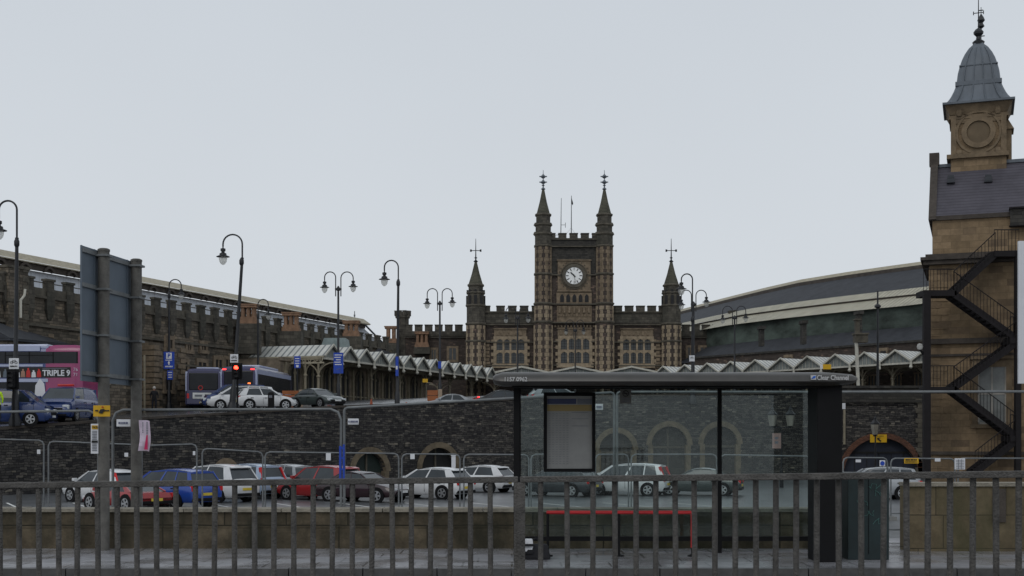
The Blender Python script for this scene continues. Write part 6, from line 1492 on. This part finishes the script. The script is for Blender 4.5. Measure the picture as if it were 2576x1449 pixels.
# no-smoking sticker
t = thing('no_smoking_sticker', 'grey no smoking sticker with a black ring high on the shelter glass', 'sticker', tuple(W(1574, 1015, 18.13)))
Yn = 18.13; MB().box(X(1560, Yn), X(1588, Yn), Yn, Yn+.004, Z(1015, Yn), Z(977, Yn)).build('sheet', mat('grey_translucent_film', (.16, .16, .15), .5), t)
c = W(1574, 990, Yn-.003); q = MB(); q.arch(c.x, c.z, .035, .045, c.y-.002, c.y+.002, 0, 2*PI, 20); q.bar(c+Vector((-.03, 0, .03)), c+Vector((.03, 0, -.03)), .004, .008); q.bar(c+Vector((-.028, 0, 0)), c+Vector((.028, 0, 0)), .004, .01); q.build('symbol', M['ink'], t)
q = MB()
for k in range(3): zz = Z(1003+k*3.5, Yn); q.box(X(1564, Yn), X(1584, Yn), Yn-.003, Yn, zz-.004, zz+.004)
q.build('print_line', M['inkgrey'], t)
# lettering on the roof edge
mt_w = mat('sticker_white', (.5, .5, .5), .5)
Yx = 16.545
text('1157 0962', .075, Matrix.Translation(W(1297, 954.5, Yx-.006)), mt_w, sh_, bold=.002, sx=.95)
text('Clear Channel', .088, Matrix.Translation(W(2095, 950.5, Yx-.006)), mt_w, sh_, bold=.0015, sx=.8)
o = MB().box(X(2040, Yx), X(2053, Yx), Yx-.008, Yx+.02, Z(955.5, Yx), Z(944, Yx)).build('logo_plate', mt_w, sh_)
c = W(2046.5, 950, Yx-.012); MB().prism([(c.x-.03, c.z-.015), (c.x+.0, c.z+.02), (c.x+.032, c.z+.022), (c.x+.02, c.z-.005), (c.x-.005, c.z-.012)], c.y-.003, c.y+.003).build('logo_mark', mat('logo_blue', (.02, .12, .5), .4), o)
bg_ = thing('shoe_stand_in', 'black and white bundle standing in for the shoes of a seated person beside the shelter left post', 'stand-in', (X(1345, 17.2), 17.2, 0))  # made-up bag shape in place of an omitted person's trainers and shoe
q = MB(); xb = X(1348, 17.2); q.frus((xb-.17, xb+.2, 17.1, 17.4), 0.002, (xb-.13, xb+.16, 17.16, 17.34), .2); q.build('body', M['coat'], bg_, bevel=.035)
q = MB(); q.tube([(xb-.08+.02*k, 17.2, .19+.09*math.sin(k*PI/8)) for k in range(9)], .012, 6); q.build('handle', M['coat'], bg_)
xb = X(1327, 17.2); q = MB(); q.frus((xb-.06, xb+.09, 17.12, 17.34), 0.002, (xb-.04, xb+.07, 17.16, 17.3), .27); q.build('white_piece', M['white'], bg_, bevel=.02)
q = MB(); q.box(xb-.05, xb+.08, 17.1, 17.125, .08, .11); q.box(xb-.05, xb+.08, 17.105, 17.14, .18, .21); q.build('strap', M['coat'], bg_)
# utility cabinet
cb = thing('utility_cabinet', 'dark teal utility cabinet with pale graffiti scribbles beside the shelter', 'cabinet', (X(2185, 17.1), 17.3, 0))
MB().box(X(2133, 17.1), X(2237, 17.1), 17.1, 17.55, 0, Z(1196, 17.1)).build('body', M['teal'], cb, bevel=.01)
MB().box(X(2130, 17.08), X(2240, 17.08), 17.07, 17.58, Z(1196, 17.1), Z(1189, 17.1)).build('lid', M['teal'], cb, bevel=.008)
q = MB(); random.seed(12); Yg = 17.092
for k in range(5):
    u, v = 2190+random.uniform(-35, 30), 1222+k*22+random.uniform(-5, 5); pts = []
    for j in range(9): pts.append(W(u+j*3.6+5*math.sin(j*1.9+k), v+8*math.sin(j*1.4+k*2), Yg))
    q.tube(pts, .004, 4)
q.build('graffiti', M['graffiti'], cb); q = MB(); q.box(X(2184.5, 17.1), X(2185.5, 17.1), 17.09, 17.1, .08, Z(1200, 17.1)); q.build('door_gap', M['black'], cb)
# ------------------------------------------------------------------ foreground guard railing
YL = 8.05
def rail_y(u): return YL if u <= 1305 else YL-(u-1305)/(2576-1305)*1.05
def rail_v(u): return 1211-(u-230)*(27/2346)
def railing(label, us, u0, u1, thick):
    t = thing('guard_railing', label, 'railing', (X((u0+u1)/2, rail_y((u0+u1)/2)), rail_y((u0+u1)/2), 0), group='foreground guard railings')
    A_, B_ = W(u0, rail_v(u0), rail_y(u0)), W(u1, rail_v(u1), rail_y(u1)); h = .038
    MB().bar(A_-Vector((0, 0, h/2)), B_-Vector((0, 0, h/2)), .05, h).build('top_rail', M['rail'], t, bevel=.006)
    MB().bar(Vector((A_.x, A_.y, .14)), Vector((B_.x, B_.y, .14)), .04, .035).build('bottom_rail', M['rail'], t)
    random.seed(int(u1))
    for u in us:
        Y = rail_y(u); x = X(u, Y); zt = Z(rail_v(u), Y)-h-.0
        lean = random.uniform(-.012, .012)
        MB().tube([(x+lean, Y, .15), (x, Y, zt)], .0172, 10).build('baluster', M['rail'], t, smooth=50)
    for u in (u0, u1):
        Y = rail_y(u); x = X(u, Y); zt = Z(rail_v(u), Y)-h
        MB().box(x-.025, x+.025, Y-.025, Y+.025, -.02, zt).build('end_post', M['rail'], t)
ul = [393-49.3*k for k in range(9, 0, -1)]+[393+49.4*k for k in range(0, 18)]
railing('left length of grimy grey railing in the foreground in front of the low wall', ul, -75, 1303, 0)
urr = [1360, 1413, 1438+54-54, 1492, 1546, 1600, 1650, 1698, 1746, 1798, 1850, 1901, 1952, 2003, 2055, 2109, 2166, 2224, 2280, 2335, 2390, 2448, 2505, 2563, 2620]
urr = sorted(set([1360, 1426]+urr[3:]))
railing('right length of grimy grey railing in the foreground in front of the bus shelter', urr, 1311, 2680, 0)
# ------------------------------------------------------------------ sky, sun, camera
w = bpy.data.worlds.new('World'); S.world = w; w.use_nodes = True; nt = w.node_tree; bg = nt.nodes['Background']
sky = nt.nodes.new('ShaderNodeTexSky'); sky.sky_type = 'NISHITA'; sky.sun_disc = False; sky.sun_elevation = R(40); sky.sun_rotation = R(200); sky.air_density = 1.; sky.dust_density = 4
hs = nt.nodes.new('ShaderNodeHueSaturation'); hs.inputs['Saturation'].default_value = .25; hs.inputs['Value'].default_value = .1
nt.links.new(sky.outputs[0], hs.inputs['Color'])
tc = nt.nodes.new('ShaderNodeTexCoord'); sp = nt.nodes.new('ShaderNodeSeparateXYZ'); nt.links.new(tc.outputs['Generated'], sp.inputs[0])
cr = nt.nodes.new('ShaderNodeValToRGB'); nt.links.new(sp.outputs['Z'], cr.inputs[0])
cr.color_ramp.elements[0].position = 0; cr.color_ramp.elements[0].color = (.70, .742, .785, 1); cr.color_ramp.elements[1].position = .38; cr.color_ramp.elements[1].color = (.60, .648, .705, 1)
cn = nt.nodes.new('ShaderNodeTexNoise'); cn.inputs['Scale'].default_value = 2.2; cn.inputs['Detail'].default_value = 4; nt.links.new(tc.outputs['Generated'], cn.inputs['Vector'])
cm = nt.nodes.new('ShaderNodeMapRange'); cm.inputs[3].default_value = .94; cm.inputs[4].default_value = 1.06; nt.links.new(cn.outputs[0], cm.inputs[0])
cs = nt.nodes.new('ShaderNodeVectorMath'); cs.operation = 'SCALE'; nt.links.new(cr.outputs[0], cs.inputs[0]); nt.links.new(cm.outputs[0], cs.inputs['Scale'])
mx = nt.nodes.new('ShaderNodeMix'); mx.data_type = 'RGBA'; mx.inputs['Factor'].default_value = .92
nt.links.new(hs.outputs[0], mx.inputs[6]); nt.links.new(cs.outputs[0], mx.inputs[7]); nt.links.new(mx.outputs[2], bg.inputs[0]); bg.inputs[1].default_value = 1.
sl = bpy.data.lights.new('sun', 'SUN'); sl.energy = .4; sl.angle = R(25); sl.color = (1, .96, .9); so = bpy.data.objects.new('sun', sl); C.objects.link(so); so.rotation_euler = (R(48), 0, R(-20))
cam = bpy.data.cameras.new('camera'); cam.lens = F/2576*36; cam.sensor_width = 36; cam.shift_y = (VH-724.5)/2576; cam.clip_end = 3000; cam.clip_start = .1
co = bpy.data.objects.new('camera', cam); C.objects.link(co); co.location = (0, 0, EZ); co.rotation_euler = (PI/2, 0, 0); S.camera = co
S.view_settings.view_transform = 'Standard'; S.view_settings.look = 'None'; S.view_settings.exposure = 0; S.view_settings.gamma = 1
S.render.resolution_x = 1024; S.render.resolution_y = 576
